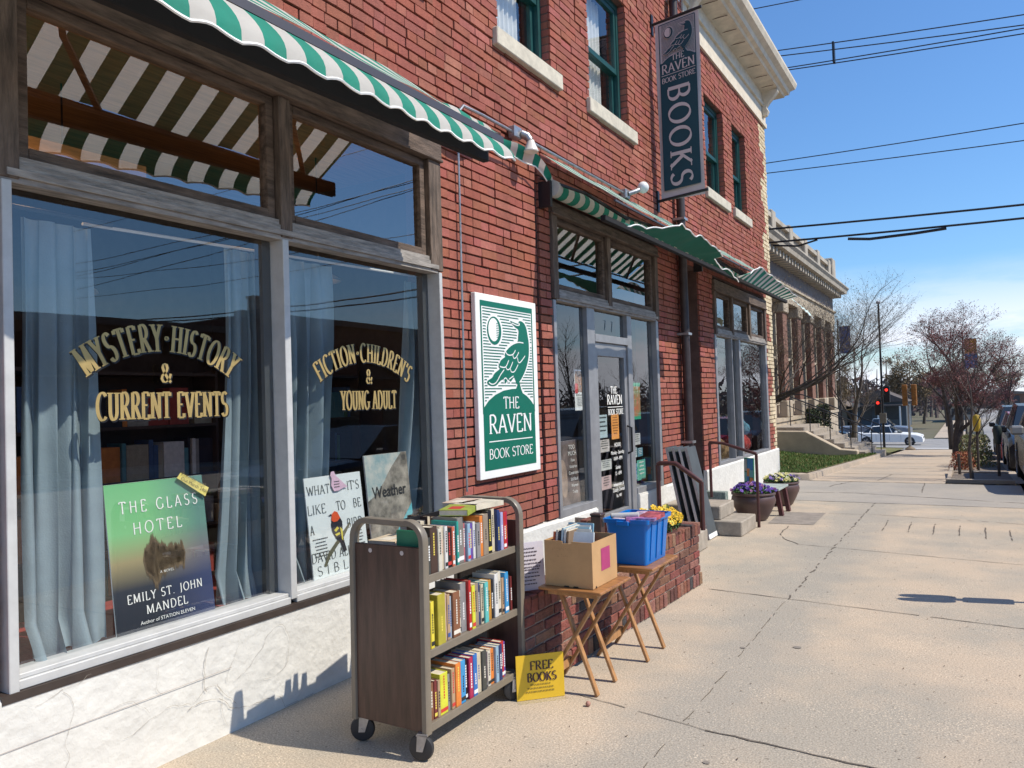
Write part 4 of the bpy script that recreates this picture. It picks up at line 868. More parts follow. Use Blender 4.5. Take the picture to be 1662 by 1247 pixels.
def book(shelf,sname,y,th,hh,dp,cname,mark,prev,nxt,x1=1.084,lean=0,z_=None):
    z_=z_ if z_ is not None else SH[shelf]+.001
    col=CL[cname]
    if prev and nxt: lb=f"{cname} book between the {prev} and the {nxt} book on the cart's {sname} shelf"
    elif nxt: lb=f"{cname} book at the near end of the cart's {sname} shelf, before the {nxt} one"
    else: lb=f"{cname} book at the far end of the cart's {sname} shelf, after the {prev} one"
    t=thing("book",lb,"book",(x1,y+th/2,z_),group=None)
    x=x1-rk.uniform(0,.022); c=.0025; q=MB()
    X_=Matrix.Translation((x,y,z_))@Matrix.Rotation(lean,4,'X')@Matrix.Translation((-x,-y,-z_)); q.X=X_
    q.box(x-dp,x,y,y+c,z_,z_+hh); q.box(x-dp,x,y+th-c,y+th,z_,z_+hh); q.box(x-c,x+.0012,y+c,y+th-c,z_,z_+hh)
    q.build("cover", C(col,.42,.2,.5), t, bevel=.0008)
    q=MB(); q.X=X_; q.box(x-dp+.004,x-c,y+c+.0003,y+th-c-.0003,z_+.003,z_+hh-.004); q.build("pages", m_page, t)
    q=MB(); q.X=X_; mcol=MK[mark]; zz=z_+hh*.2; w_=min(.45*th,.009)
    n=rk.randint(5,10); zz=z_+hh*rk.uniform(.25,.4)
    for k in range(n):
        l_=rk.uniform(.006,.011); q.face([(x+.0018,y+th/2-w_/2,zz),(x+.0018,y+th/2+w_/2,zz),(x+.0018,y+th/2+w_/2,zz+l_),(x+.0018,y+th/2-w_/2,zz+l_)]); zz+=l_+.0035
        if zz>z_+hh*.9: break
    if rk.random()<.45: a=z_+hh*.06; q.face([(x+.0018,y+.002,a),(x+.0018,y+th-.002,a),(x+.0018,y+th-.002,a+hh*.09),(x+.0018,y+.002,a+hh*.09)])
    q.build("spine_print", C(mcol), t)
TOP=[("green",.012,.205,"w"),("pale blue",.016,.185,"d"),("charcoal",.018,.17,"w"),("dark brown",.045,.215,"y"),("ivory",.024,.20,"d"),("cream",.026,.205,"r"),("white",.02,.20,"d"),("black",.026,.185,"r"),("coral",.018,.19,"w"),("silver blue",.012,.19,"d"),("teal",.016,.21,"w"),("stone grey",.044,.225,"w"),("rose",.014,.19,"w"),("pale blue",.022,.185,"r"),("purple",.028,.18,"y"),("white",.018,.185,"b"),("grey",.030,.175,"d"),("orange",.024,.205,"w"),("taupe",.040,.21,"d"),("black",.032,.22,"y"),("cream",.026,.225,"d"),("navy",.022,.215,"y"),("lilac",.022,.20,"w"),("red",.024,.195,"w"),("crimson",.026,.195,"y")]
MID=[("cream",.034,.205,"d"),("bright yellow",.022,.215,"d"),("black",.018,.18,"y"),("olive yellow",.050,.235,"y"),("pink cream",.024,.225,"d"),("tan",.020,.215,"b"),("silver blue",.014,.20,"b"),("rust brown",.048,.215,"l"),("ivory",.016,.21,"d"),("grey",.040,.24,"w"),("red",.018,.245,"w"),("lime yellow",.024,.215,"r"),("taupe",.040,.215,"d"),("navy",.012,.21,"w"),("cream",.020,.20,"d"),("aqua",.028,.205,"w"),("mustard",.036,.205,"d"),("black",.022,.20,"w"),("white",.030,.225,"d"),("ivory",.024,.23,"d"),("tan",.020,.19,"d"),("sky blue",.030,.215,"w"),("charcoal",.022,.19,"r"),("maroon",.016,.18,"w")]
BOT=[("black",.026,.17,"w"),("rust brown",.026,.17,"l"),("maroon",.020,.175,"y"),("tan",.016,.17,"d"),("lime yellow",.050,.19,"r"),("grey",.018,.17,"d"),("tan",.024,.19,"r"),("orange",.036,.205,"y"),("sky blue",.034,.205,"d"),("black",.022,.19,"w"),("crimson",.028,.20,"w"),("blue",.030,.205,"w"),("cream",.034,.20,"b"),("charcoal",.034,.20,"l"),("violet",.018,.18,"w"),("ivory",.024,.18,"d"),("orange",.028,.18,"d"),("pale blue",.024,.185,"d"),("navy",.026,.185,"w"),("red",.030,.19,"w"),("purple",.016,.18,"w")]
for si,(sn,lst,room) in enumerate((("bottom",BOT,.70),("middle",MID,.78),("top",TOP,.765))):
    tot=sum(b[1] for b in lst); k_=min(1.25,room/tot); y=2.783
    for i,(cn,th,hh,mk_) in enumerate(lst):
        th*=k_; book(si,sn,y,th-.0012,hh,.135+rk.uniform(-.01,.02),cn,mk_,lst[i-1][0] if i else None,lst[i+1][0] if i<len(lst)-1 else None); y+=th
def lying(cx,cy,z_,w_,d_,h_,rot,col,label,tilt=0,art=None):
    t=thing("book",label,"book",(cx,cy,z_)); X_=Matrix.Translation((cx,cy,z_))@Matrix.Rotation(rot,4,'Z')@Matrix.Rotation(tilt,4,'Y')
    q=MB(); q.X=X_; q.box(-w_/2,w_/2,-d_/2,d_/2,0,.0025); q.box(-w_/2,w_/2,-d_/2,d_/2,h_-.0025,h_); q.box(w_/2-.003,w_/2,-d_/2,d_/2,.0025,h_-.0025); q.build("cover",C(col,.4,.25),t)
    q=MB(); q.X=X_; q.box(-w_/2+.004,w_/2-.003,-d_/2+.003,d_/2-.003,.0025,h_-.0025); q.build("pages",m_page,t)
    q=MB(); q.X=X_; q.face([(-w_*.25,-d_*.35,h_+.001),(w_*.2,-d_*.35,h_+.001),(w_*.2,d_*.1,h_+.001),(-w_*.25,d_*.1,h_+.001)]); q.build("cover_print",C(art or (.6,.55,.45)),t)
lying(.99,3.20,1.045,.15,.21,.03,.35,(.30,.36,.05),"green and red magazine-like book lying on the top row, nearest the cart middle",.0,(.45,.04,.03))
lying(.98,3.40,1.05,.16,.23,.025,-.1,(.62,.56,.44),"cream paperback lying across the far half of the top row")
lying(.86,3.42,1.045,.15,.21,.03,.2,(.60,.46,.36),"peach coloured book lying behind the far half of the top row")
lying(.80,2.90,.935,.16,.18,.022,.1,(.62,.50,.34),"cream book lying inside the near end of the cart's top shelf")
lying(.95,2.86,.945,.11,.14,.02,.0,(.55,.40,.38),"pink book with teal picture just behind the near end panel",-.25,(.08,.40,.40))
def back_book(y,th,hh,cn,lb):
    t=thing("book",lb,"book",(.85,y,SH[2])); z_=SH[2]+.001
    q=MB(); q.box(.72,.85,y,y+.0025,z_,z_+hh); q.box(.72,.85,y+th-.0025,y+th,z_,z_+hh); q.box(.72,.723,y+.0025,y+th-.0025,z_,z_+hh); q.build("cover",C(CL[cn],.42,.2,.5),t)
    q=MB(); q.box(.724,.846,y+.0028,y+th-.0028,z_+.003,z_+hh-.004); q.build("pages",m_page,t)
back_book(3.06,.04,.20,"grey","grey book in the back row of the top shelf, nearest one"); back_book(3.12,.03,.215,"dark brown","dark brown book in the back row of the top shelf, second from near"); back_book(3.18,.035,.20,"tan","tan book in the back row of the top shelf, middle"); back_book(3.50,.035,.205,"charcoal","charcoal book in the back row of the top shelf, at the far end")
# ================================================================ yellow sign, tables, boxes
def facing(name,label,cat,A,B,z0,z1,mat,back=.02):
    A=Vector((*A,z0)); B=Vector((*B,z0)); U=(B-A).normalized(); N=Vector((U.y,-U.x,0)); t=thing(name,label,cat,tuple((A+B)/2))
    def P(u,v,l=0): return tuple(A+(B-A)*u+Vector((0,0,(z1-z0)*v))-N*back*v+N*l)
    q=MB(); q.face([P(0,0),P(1,0),P(1,1),P(0,1)]); q.face([P(0,0,-.004),P(0,1,-.004),P(1,1,-.004),P(1,0,-.004)])
    for a,b in (((0,0),(1,0)),((1,0),(1,1)),((1,1),(0,1)),((0,1),(0,0))): q.face([P(*b),P(*a),P(*a,-.004),P(*b,-.004)])
    q.build("panel",mat,t); return t,P,U,(Vector(P(0,1))-Vector(P(0,0))).normalized()
t,P,U,V=facing("yellow_sign","yellow sign reading FREE BOOKS standing on pavement by the book cart","sign",(1.112,3.515),(1.300,3.705),.002,.238,C((.74,.47,.03),.35,.05),.006)
q=MB(); 
for s,v,W in (("FREE",.66,.13),("BOOKS",.40,.165)): letters(q,s,P(.53,v,.0015),U,V,.045,ws=fit_ws(s,.045,W,.06),thick=.19,thin=.05,serif=.07,nib=8)
q.build("sign_lettering", C((.05,.02,.03)), t)
q=MB(); scribble(q,P(.17,.32,.0015),U,V,.17,.055,3,.001,seed=8); q.build("fine_print", C((.30,.20,.03)), t)
q=MB(); q.face([P(-.02,-.0,.004),P(1.02,-.0,.004),P(1.02,-.0,.05),P(-.02,-.0,.05)]); q.build("clear_stand", glass_mat("acrylic",.04), t)
t,P,U,V=facing("white_notice","white printed notice standing on the planter wall beside the cardboard box","notice",(1.00,3.66),(1.125,3.845),.532,.80,C((.66,.62,.68),.5,.05),.02)
q=MB(); scribble(q,P(.12,.86,.0015),U,V,.17,.06,3,.001,seed=31); scribble(q,P(.12,.62,.0015),U,V,.17,.06,3,.001,seed=32); scribble(q,P(.12,.42,.0015),U,V,.17,.10,5,.001,seed=33); q.build("fine_print", C((.12,.10,.12)), t)
m_tray=M("golden_oak",(.34,.15,.05),.38,var=.4,vs=7,stretch=(1,6,6),spec=.5); m_leg=M("golden_oak_leg",(.42,.21,.08),.4,var=.35,vs=7,stretch=(6,6,1))
def tray(name,label,x0,x1,y0,y1):
    t=thing(name,label,"folding table",((x0+x1)/2,(y0+y1)/2,0),group="wooden folding tray tables outside the shop"); H=.60
    q=MB(); q.box(x0,x1,y0,y1,H-.018,H); q.build("tabletop",m_tray,t,bevel=.014,seg=3)
    q=MB()
    for y in (y0+.05,y1-.05): q.box(x0+.04,x1-.04,y-.008,y+.008,H-.045,H-.019)
    q.build("rail",m_leg,t)
    for y,dy in ((y0+.14,.0),(y1-.03,.0)):
        for xa,xb,o in ((x0+.05,x1-.11,.012),(x1-.06,x0-.05,-.012)):
            q=MB(); q.bar((xa,y+o,H-.03),(xb,y+o,.004),.018,.032,up=(0,1,0)); q.build("leg",m_leg,t,bevel=.003)
    q=MB(); q.bar((x0-.01,y0+.14,.09),(x0-.01,y1-.03,.09),.02,.05); q.build("stretcher",m_leg,t)
tray("folding_table","oak folding tray table carrying the cardboard box",1.20,1.575,3.62,4.03)
tray("folding_table","oak folding tray table carrying the blue plastic bin",1.24,1.62,4.25,4.70)
m_card=M("cardboard",(.52,.31,.14),.85,var=.12,vs=5,bump=.1,bs=50)
bx_=thing("cardboard_box","open cardboard box of picture books with a pink square label","box",(1.37,3.82,.60))
x0,x1,y0,y1,z0,z1=1.225,1.51,3.665,3.985,.602,.845
q=MB(); e=.004
q.box(x0,x1,y0,y0+e,z0,z1-.012); q.box(x0,x0+.11,y0,y0+e,z1-.012,z1); q.box(x1-.12,x1,y0,y0+e,z1-.012,z1); q.box(x0,x1,y1-e,y1,z0,z1); q.box(x0,x0+e,y0+e,y1-e,z0,z1); q.box(x1-e,x1,y0+e,y1-e,z0,z1); q.box(x0+e,x1-e,y0+e,y1-e,z0,z0+e)
q.build("carton",m_card,bx_)
q=MB(); q.face([(x1+.0015,y0+.11,z0+.075),(x1+.0015,y0+.225,z0+.075),(x1+.0015,y0+.225,z0+.195),(x1+.0015,y0+.11,z0+.195)]); q.build("pink_label",C((.42,.05,.16),.8),bx_)
q=MB(); rs=random.Random(8)
for i in range(2):
    yv=z1-.045-.035*i; xx=x0+.05+.02*i
    for k in range(11-4*i):
        a=[(xx+.011*k+rs.uniform(0,.004),yv+rs.uniform(-.006,.012)) for _ in range(4)]
        for j in range(3): 
            (p,r_a),(s,r_b)=a[j],a[j+1]; q.face([(p,y0-.0012,r_a-.001),(s,y0-.0012,r_b-.001),(s,y0-.0012,r_b+.001),(p,y0-.0012,r_a+.001)])
q.build("pen_scrawl",C((.10,.05,.03)),bx_)
q=MB()
for (a,b) in ((x0+.13,z0),(x1-.10,z0)): q.face([(a-.018,y0-.0013,b),(a+.018,y0-.0013,b),(a+.012,y0-.0013,b+.007),(a-.012,y0-.0013,b+.007)])
q.face([(x1+.0014,y0+.03,z0),(x1+.0014,y0+.05,z0),(x1+.0014,y0+.045,z0+.01),(x1+.0014,y0+.035,z0+.01)])
q.build("torn_hole",m_black,bx_)
def leaning(x,y,z_,w_,h_,th,tilt,col,label,art=None,yaw_=0):
    t=thing("picture_book",label,"picture book",(x,y,z_)); X_=Matrix.Translation((x,y,z_))@Matrix.Rotation(yaw_,4,'Z')@Matrix.Rotation(tilt,4,'X')
    q=MB(); q.X=X_; q.box(0,w_,0,th,0,h_); q.build("cover",C(col,.35,.15),t)
    q=MB(); q.X=X_; q.box(.003,w_-.003,.003,th-.003,h_-.001,h_+.0015); q.build("pages",m_page,t)
    if art:
        q=MB(); q.X=X_; q.face([(w_*.5+w_*.33*math.cos(a*.4),-.001,h_*.62+w_*.30*math.sin(a*.4)) for a in range(16)],0); q.face([(w_*.5+w_*.2*math.cos(a*.4),-.0018,h_*.60+w_*.18*math.sin(a*.4)) for a in range(16)],1); q.build("cover_picture",[C(art),C((.55,.40,.25))],t)
for i,(x,y,w_,h_,th,col,lb,art) in enumerate(((1.352,3.70,.13,.265,.014,(.66,.72,.74),"white picture book with orange round picture, frontmost in the box",(.60,.26,.10)),(1.325,3.722,.13,.275,.012,(.60,.58,.52),"cream picture book second from front in the box",None),(1.305,3.742,.13,.285,.016,(.35,.55,.62),"light blue picture book behind the cream one in the box",None),(1.295,3.766,.13,.27,.012,(.04,.05,.05),"black picture book in the middle of the box",None),(1.28,3.786,.14,.285,.014,(.66,.66,.64),"white picture book in the middle of the box, behind the black",None),(1.27,3.81,.14,.28,.012,(.30,.22,.40),"purple picture book deep in the box",None),(1.265,3.832,.15,.29,.016,(.25,.45,.55),"tall blue picture book deep in the box",None),(1.25,3.86,.15,.275,.014,(.62,.64,.66),"pale picture book second from the back of the box",None),(1.245,3.885,.12,.26,.012,(.55,.14,.08),"red picture book at the back left of the box",None))):
    leaning(x,y,.612,w_,h_+.012,th,-.20,col,lb,art,.08)
for k,(col,hh,lb) in enumerate((((.50,.12,.06),.255,"thin red book at left edge of the box, spine outward"),((.62,.60,.55),.265,"thin white book beside the red one in the box, spine outward"),((.05,.05,.06),.262,"thin black book with spine outward in the box"),((.45,.60,.68),.278,"thin sky-coloured book with spine outward in the box"),((.66,.66,.62),.272,"second thin white book with spine outward in the box, right of the sky-coloured one"),((.30,.20,.12),.262,"thin brown book with spine outward in the box"))):
    t=thing("picture_book",lb,"picture book",(1.25+.017*k,3.70,.61)); q=MB(); xx=1.243+.0165*k; q.X=Matrix.Translation((xx,3.69,.61))@Matrix.Rotation(.10,4,'Y'); hh+=.025; q.box(0,.0115,0,.17,0,hh); q.build("cover",C(col,.35,.2),t); q=MB(); q.X=Matrix.Translation((xx,3.69,.61))@Matrix.Rotation(.10,4,'Y'); q.box(.0015,.010,.003,.165,hh-.001,hh+.001); q.build("pages",m_page,t)
bn_=thing("blue_bin","bright blue plastic storage bin of rolled papers on a tray table","bin",(1.45,4.47,.60))
m_blue=M("blue_plastic",(.0,.155,.52),.32,var=.05,spec=.5)
q=MB()
def ring(x0,x1,y0,y1,z_,r=.02):
    p=[]
    for cx,cy,a0 in ((x1-r,y1-r,0),(x0+r,y1-r,90),(x0+r,y0+r,180),(x1-r,y0+r,270)):
        for k in range(4): a=math.radians(a0+30*k); p.append((cx+r*math.cos(a),cy+r*math.sin(a),z_))
    return p
q.grid([ring(1.325,1.555,4.31,4.655,.602),ring(1.31,1.575,4.29,4.675,.85),ring(1.295,1.59,4.275,4.69,.851),ring(1.293,1.592,4.273,4.692,.875),ring(1.305,1.58,4.285,4.68,.875),ring(1.33,1.55,4.315,4.65,.61)],close=True)
q.face(ring(1.33,1.55,4.315,4.65,.612)); o=q.build("tub",m_blue,bn_,smooth=True)
q=MB()
for yy in (4.37,4.47,4.57): 
    q.bar((1.557,yy,.62),(1.577,yy,.845),.010,.008,up=(0,1,0))
q.build("rib",m_blue,bn_)
q=MB(); q.box(1.39,1.47,4.262,4.275,.838,.868); q.build("handle",m_blue,bn_,bevel=.004)
rs=random.Random(14)
PAP=[((.62,.60,.62),"white"),((.55,.20,.45),"pink"),((.30,.20,.45),"violet"),((.15,.25,.30),"dark teal"),((.60,.52,.45),"cream"),((.45,.10,.12),"red"),((.35,.42,.60),"blue grey"),((.62,.45,.60),"lilac")]
for i in range(8):
    col,cn=PAP[i]; z_=.858+.009*(i%3); a=rs.uniform(-.5,.5); cx,cy=1.40+.075*(i%3),4.36+.075*(i//3)+rs.uniform(-.01,.01); t=thing("magazine",f"{cn} magazine lying in the top of the blue bin","magazine",(cx,cy,z_))
    q=MB(); q.X=Matrix.Translation((cx,cy,z_))@Matrix.Rotation(a,4,'Z')@Matrix.Rotation(rs.uniform(-.15,.15),4,'X'); q.box(-.055,.055,-.075,.075,-.25 if False else -.01,.006+.01*(i%2)); q.build("cover",M("magazine_print",col,.3,var=.75,vs=30),t)
    q=MB(); q.X=Matrix.Translation((cx,cy,z_))@Matrix.Rotation(a,4,'Z'); q.box(-.056,.054,-.0735,.0735,-.005,.0); q.build("pages",m_page,t)
t=thing("paper_roll","grey paper roll lying across the blue bin","paper roll",(1.4,4.33,.89)); q=MB(); q.tube([(1.34,4.32,.885),(1.50,4.36,.893)],.019,14); q.build("roll",C((.50,.50,.48)),t,smooth=True); q=MB(); q.tube([(1.335,4.319,.885),(1.338,4.3195,.885)],.012,10); q.build("core",m_black,t)
q=MB(); q.box(1.36,1.55,4.285,4.315,.874,.878); q.X=None; tag(q.build("loose_sheet",C((.62,.50,.55)),None),"pale sheet lying on near rim of the blue bin","paper")
# small round pebble by the table leg
q=MB(); q.lathe([(0,-.014)]+[(.014*math.cos(math.radians(a)),.014*math.sin(math.radians(a))) for a in range(-60,90,30)]+[(0,.014)],1.475,3.63,.014,10); tag(q.build("wooden_ball",C((.40,.20,.15)),None,smooth=True),"small round brown knob on the pavement by a table foot","knob")

# ================================================================ brick planter
pl=thing("brick_planter","low old brick planter wall with yellow pansies at its far end","planter",(1.1,5,0))
def fx(y): return 1.125+(y-3.6)*.036
q=MB(); 
ys_=[3.62,6.38]
q.face([(fx(3.62)-.01,3.62,0),(fx(6.38)-.01,6.38,0),(fx(6.38)-.01,6.38,.515),(fx(3.62)-.01,3.62,.515)]); q.face([(fx(3.62)-.2,3.62,0),(fx(3.62)-.01,3.62,0),(fx(3.62)-.01,3.62,.515),(fx(3.62)-.2,3.62,.515)]); q.face([(fx(6.38)-.01,6.38,0),(.05,6.38,0),(.05,6.38,.515),(fx(6.38)-.01,6.38,.515)])
q.face([(fx(3.62)-.2,3.62,.515),(fx(3.62)-.01,3.62,.515),(fx(6.38)-.01,6.38,.515),(fx(6.38)-.2,6.38,.515)]); q.face([(fx(3.62)-.2,3.62,0),(fx(3.62)-.2,3.62,.515),(fx(6.38)-.2,6.38,.515),(fx(6.38)-.2,6.38,0)])
q.build("mortar_bed",m_mortar2,pl)
rb2=random.Random(17)
def oldcol():
    t=rb2.random()
    if t<.58: return (.215+rb2.uniform(-.04,.05),.085+rb2.uniform(-.012,.02),.062)
    if t<.80: return (.27,.13+rb2.uniform(-.02,.03),.095)
    if t<.93: return (.125,.055,.045)
    return (.06,.055,.055)
q=MB(); z_=.012; row=0
def fbrick(ya,yb,za,zb):
    dx=rb2.uniform(-.004,.005); c=oldcol(); j=rb2.uniform(-.003,.003)
    P=[(fx(ya)+dx,ya,za),(fx(yb)+dx,yb,za+j),(fx(yb)+dx,yb,zb+j),(fx(ya)+dx,ya,zb)]; Q=[(p[0]-.022,p[1],p[2]) for p in P]; q.face(P,0,c)
    for k in range(4): l=(k+1)%4; q.face([Q[k],Q[l],P[l],P[k]],0,c)
def ebrick(xa,xb,za,zb):
    c=oldcol(); q.box(xa,xb,3.600,3.63,za,zb,0,c)
while row<7:
    if row in (0,6):
        y=3.605; 
        while y<6.36: fbrick(y+.004,y+.066,z_,z_+.098); y+=.072
        h=.108
    else:
        y=3.605-(.10 if row%2 else 0); h=.058+.004
        while y<6.36:
            ya=max(3.605,y); yb=min(6.37,y+.205)
            if yb-ya>.03: fbrick(ya+.004,yb-.005,z_,z_+.052)
            y+=.21
    x=.06
    while x<.0: 
        x2=min(fx(3.6)-.004,x+.2); ebrick(x+.004,x2-.004,z_,z_+(.098 if row in(0,6) else .052)); x+=.205
    z_+=h; row+=1
# rowlock top rim
ztop=z_-.006
y=3.605
while y<6.36:
    c=oldcol(); dz=rb2.uniform(-.004,.004); q.box(fx(y)-.19,fx(y)+.003,y+.004,y+.066,.50,.527+dz,0,c); y+=.072
x=.2
while x<1.0: c=oldcol(); q.box(x,x+.062,6.19,6.385,.07,.527,0,c); x+=.072
q.build("brickwork",m_brick2,pl,bevel=.004)
q=MB(); q.face([(.04,3.64,.07),(.94,3.64,.07),(.97,6.19,.07),(.04,6.19,.07)]); q.build("concrete_top",m_conc,pl)
soil=M("soil",(.05,.035,.025),.95,var=.4,bump=.8,bs=80)
q=MB(); q.box(.70,1.03,5.55,6.19,.07,.47); q.build("soil",soil,pl)
m_leaf=M("pansy_leaf",(.05,.13,.03),.6,var=.4,vs=30); 
def pansies(name,label,cx,cy,z_,rx,ry,n,cols,hgt,seed,flat_=False):
    r=random.Random(seed); L=MB(); F=MB(); mats=[C(c,.6,.2) for c in cols]+[C((.03,.01,.05),.6)]
    t=thing(name,label,"flowers",(cx,cy,z_))
    for i in range(n*9):
        a=r.uniform(0,6.28); d=math.sqrt(r.random()); x=cx+rx*d*math.cos(a); y=cy+ry*d*math.sin(a); z=z_+hgt*(1-d*d*.6)*r.uniform(.05,.9); s=r.uniform(.012,.024)
        v=Vector((r.uniform(-1,1),r.uniform(-1,1),r.uniform(-.2,1))).normalized(); u=v.orthogonal().normalized(); w=v.cross(u); p=Vector((x,y,z))
        L.face([tuple(p-u*s),tuple(p-w*s*.5),tuple(p+u*s),tuple(p+w*s*.5)])
    for i in range(n):
        a=r.uniform(0,6.28); d=math.sqrt(r.random())*1.05; p=Vector((cx+rx*d*math.cos(a),cy+ry*d*math.sin(a),z_+hgt*(1-d*d*.55)*r.uniform(.75,1.12))); N=Vector((r.uniform(.1,1),r.uniform(-1,.1),r.uniform(.0,.8))).normalized(); u=N.orthogonal().normalized(); w=N.cross(u); s=r.uniform(.016,.024); m=r.randrange(len(cols)) if r.random()<.45 else 0
        for k in range(5):
            b=k*1.2566+.3; c0=p+(u*math.cos(b)+w*math.sin(b))*s*.62; F.face([tuple(c0+(u*math.cos(b+g)+w*math.sin(b+g))*s*.58+N*(.003*math.sin(g*2)+.001*k)) for g in (0,1.05,2.1,3.14,4.2,5.2)],m)
        F.face([tuple(p+(u*math.cos(g)+w*math.sin(g))*s*.22+N*.007) for g in (0,1.5,3,4.5)],len(cols))
    L.build("leaves",m_leaf,t); F.build("blossoms",mats,t); return t
pansies("yellow_pansies","yellow pansies growing in the far end of the brick planter",1.0,5.98,.53,.17,.34,110,[(.80,.50,.02),(.75,.36,.02),(.72,.60,.10)],.17,3)
t=thing("square_metal_post","brown square metal post rising from the planter behind the cardboard box","post",(.91,5.0,.51)); m_bp=M("brown_enamel",(.065,.035,.03),.35,var=.2)
q=MB(); q.box(.875,.955,4.99,5.06,.07,.765); q.build("shaft",m_bp,t,bevel=.004); q=MB(); q.box(.870,.96,4.985,5.065,.765,.785); q.build("cap",m_bp,t,bevel=.006); q=MB(); q.box(.888,.942,4.9835,4.9865,.766,.779); q.box(.956,.9575,5.005,5.045,.69,.745); q.build("slot",m_black,t)
# ---- railings
def railing(name,label,pts,posts,r=.019):
    t=thing(name,label,"railing",(pts[0][0],pts[0][1],0)); q=MB(); q.tube(pts,r,10); q.build("handrail",m_rail,t,smooth=True)
    for a,b in posts: q=MB(); q.tube([a,b],r*.95,10); q.build("post",m_rail,t,smooth=True); 
    return t
railing("handrail","maroon steel handrail standing at the end of the brick planter",[(.945,6.2,1.03),(.965,6.2,1.045),(1.10,6.2,1.045),(1.315,6.2,.895)],[((.945,6.2,.50),(.945,6.2,1.03)),((1.315,6.2,.50),(1.315,6.2,.895))],.020)
railing("handrail","dark brown handrail beside the concrete steps and purple flowers",[(.425,9.43,1.025),(.60,9.43,1.01),(.99,9.43,.885)],[((.425,9.43,.34),(.425,9.43,1.02)),((.99,9.43,.0),(.99,9.43,.885))],.019)
# ---- entrance step between planter and side door, side steps
st=thing("concrete_steps","two worn concrete steps leading to the recessed side door","steps",(.6,9,0))
q=MB(); q.box(.04,.97,8.72,9.38,0,.17); q.build("lower_step",m_conc,st,bevel=.012); q=MB(); q.box(.04,.72,8.76,9.36,.17,.33); q.build("upper_step",m_conc,st,bevel=.012)
q=MB(); q.box(.05,.8,6.42,8.0,0,.20); tag(q.build("entrance_slab",m_conc,None,bevel=.012),"low concrete landing in front of the glass entrance door","doorstep")
# ---- leaning boards
m_bd=M("dark_grey_board",(.075,.085,.09),.6,var=.2,vs=5); m_be=M("board_edge",(.42,.36,.35),.7,var=.35,vs=12)
LB=["frontmost dark grey board of the stack leaning by the side door","second dark grey board of the leaning stack, counted from the pavement side","third dark board of the leaning stack, showing its pale edge","rearmost dark board of the leaning stack, nearest the bricks"]
for i in range(4):
    xb=.70-.085*i; xt=.475-.075*i; t=thing("leaning_board",LB[i],"board",(xb,8.5,0)); y0=8.39+.0*i; y1=8.70
    a=Vector((xb,0,.01)); b=Vector((xt,0,1.03+.0*i)); d=(b-a).normalized(); nn=Vector((d.z,0,-d.x))
    def Q(s,l,y): p=a+(b-a)*s+nn*l; return (p.x,y,p.z)
    q=MB(); q.face([Q(0,0,y0),Q(0,0,y1),Q(1,0,y1),Q(1,0,y0)]); q.face([Q(0,-.03,y0),Q(1,-.03,y0),Q(1,-.03,y1),Q(0,-.03,y1)]); q.face([Q(0,0,y1),Q(0,-.03,y1),Q(1,-.03,y1),Q(1,0,y1)]); q.build("panel",m_bd,t)
    q=MB(); q.face([Q(0,0,y0-.001),Q(1,0,y0-.001),Q(1,-.03,y0-.001),Q(0,-.03,y0-.001)]); q.face([Q(1,.0,y0),Q(1,0,y1),Q(1,-.03,y1),Q(1,-.03,y0)]); q.build("edge",m_be if i!=1 else C((.50,.46,.45)),t)
    if i==0: q=MB(); q.face([Q(-.0,.001,y0),Q(0,.001,y1),Q(.05,.001,y1),Q(.05,.001,y0)]); q.build("white_foot",m_white,t)
# ---- pots
m_pot=M("brown_glazed_pot",(.105,.062,.055),.42,var=.15,vs=4,spec=.5)
def pot(name,label,cx,cy,rm,h,cols,n,seed,fl):
    t=thing(name,label,"plant pot",(cx,cy,0)); q=MB()
    pr=[(0,0),(.50,0),(.60,.05),(.78,.3),(.96,.6),(1.0,.72),(.97,.84),(.92,.9),(.98,.92),(1.0,.96),(.98,1.0),(.90,1.0),(.87,.94),(0,.93)]
    q.lathe([(r*rm,z*h) for r,z in pr],cx,cy,0,36); q.build("bowl",m_pot,t,smooth=True)
    q=MB(); q.lathe([(0,h*.935),(rm*.86,h*.935)],cx,cy,0,24); q.build("soil",soil,t)
    pansies("pansies",fl,cx,cy,h*.94,rm*.95,rm*.95,n,cols,.13,seed)
pot("plant_pot","brown glazed pot of purple pansies beside the handrail",.80,9.98,.275,.355,[(.09,.035,.28),(.16,.06,.40),(.30,.10,.25)],85,5,"purple pansies in the pot beside the handrail")
pot("plant_pot","brown glazed pot of mixed pansies at far side of the bench",.84,11.45,.25,.34,[(.62,.58,.22),(.20,.12,.42),(.70,.66,.52),(.10,.06,.2)],85,6,"yellow, white and violet pansies in the far pot")
t=thing("wooden_bench","small dark red bench with pale top between the two flower pots","bench",(.85,10.7,0)); m_mb=M("maroon_wood",(.10,.025,.025),.5,var=.3)
q=MB(); q.box(.66,1.04,10.35,10.95,.33,.36); q.build("seat",C((.42,.48,.44),.4,.3),t,bevel=.004)
for y in (10.42,10.86):
    for a,b in ((.70,.66),(1.0,1.05)): q=MB(); q.bar((a,y,.33),(b,y,.0),.05,.08,up=(0,1,0)); q.build("leg",m_mb,t)
q=MB(); q.box(.05,.58,9.50,9.62,.0,.40); tag(q.build("green_marble_block",M("green_marble",(.10,.16,.14),.5,col2=(.32,.36,.32),vs=30),None,bevel=.004),"mottled green block standing against the white wall behind purple pot","stone block")
t=thing("painted_canvas","small painted picture of blue and orange building blocks above purple pot","painting",(.68,10.4,.4))
q=MB(); Pc=lambda u,v,l=0:(.585+.155*u-.0*v, 10.40-.12*u+.1*v*.3-l, .41+.345*v)
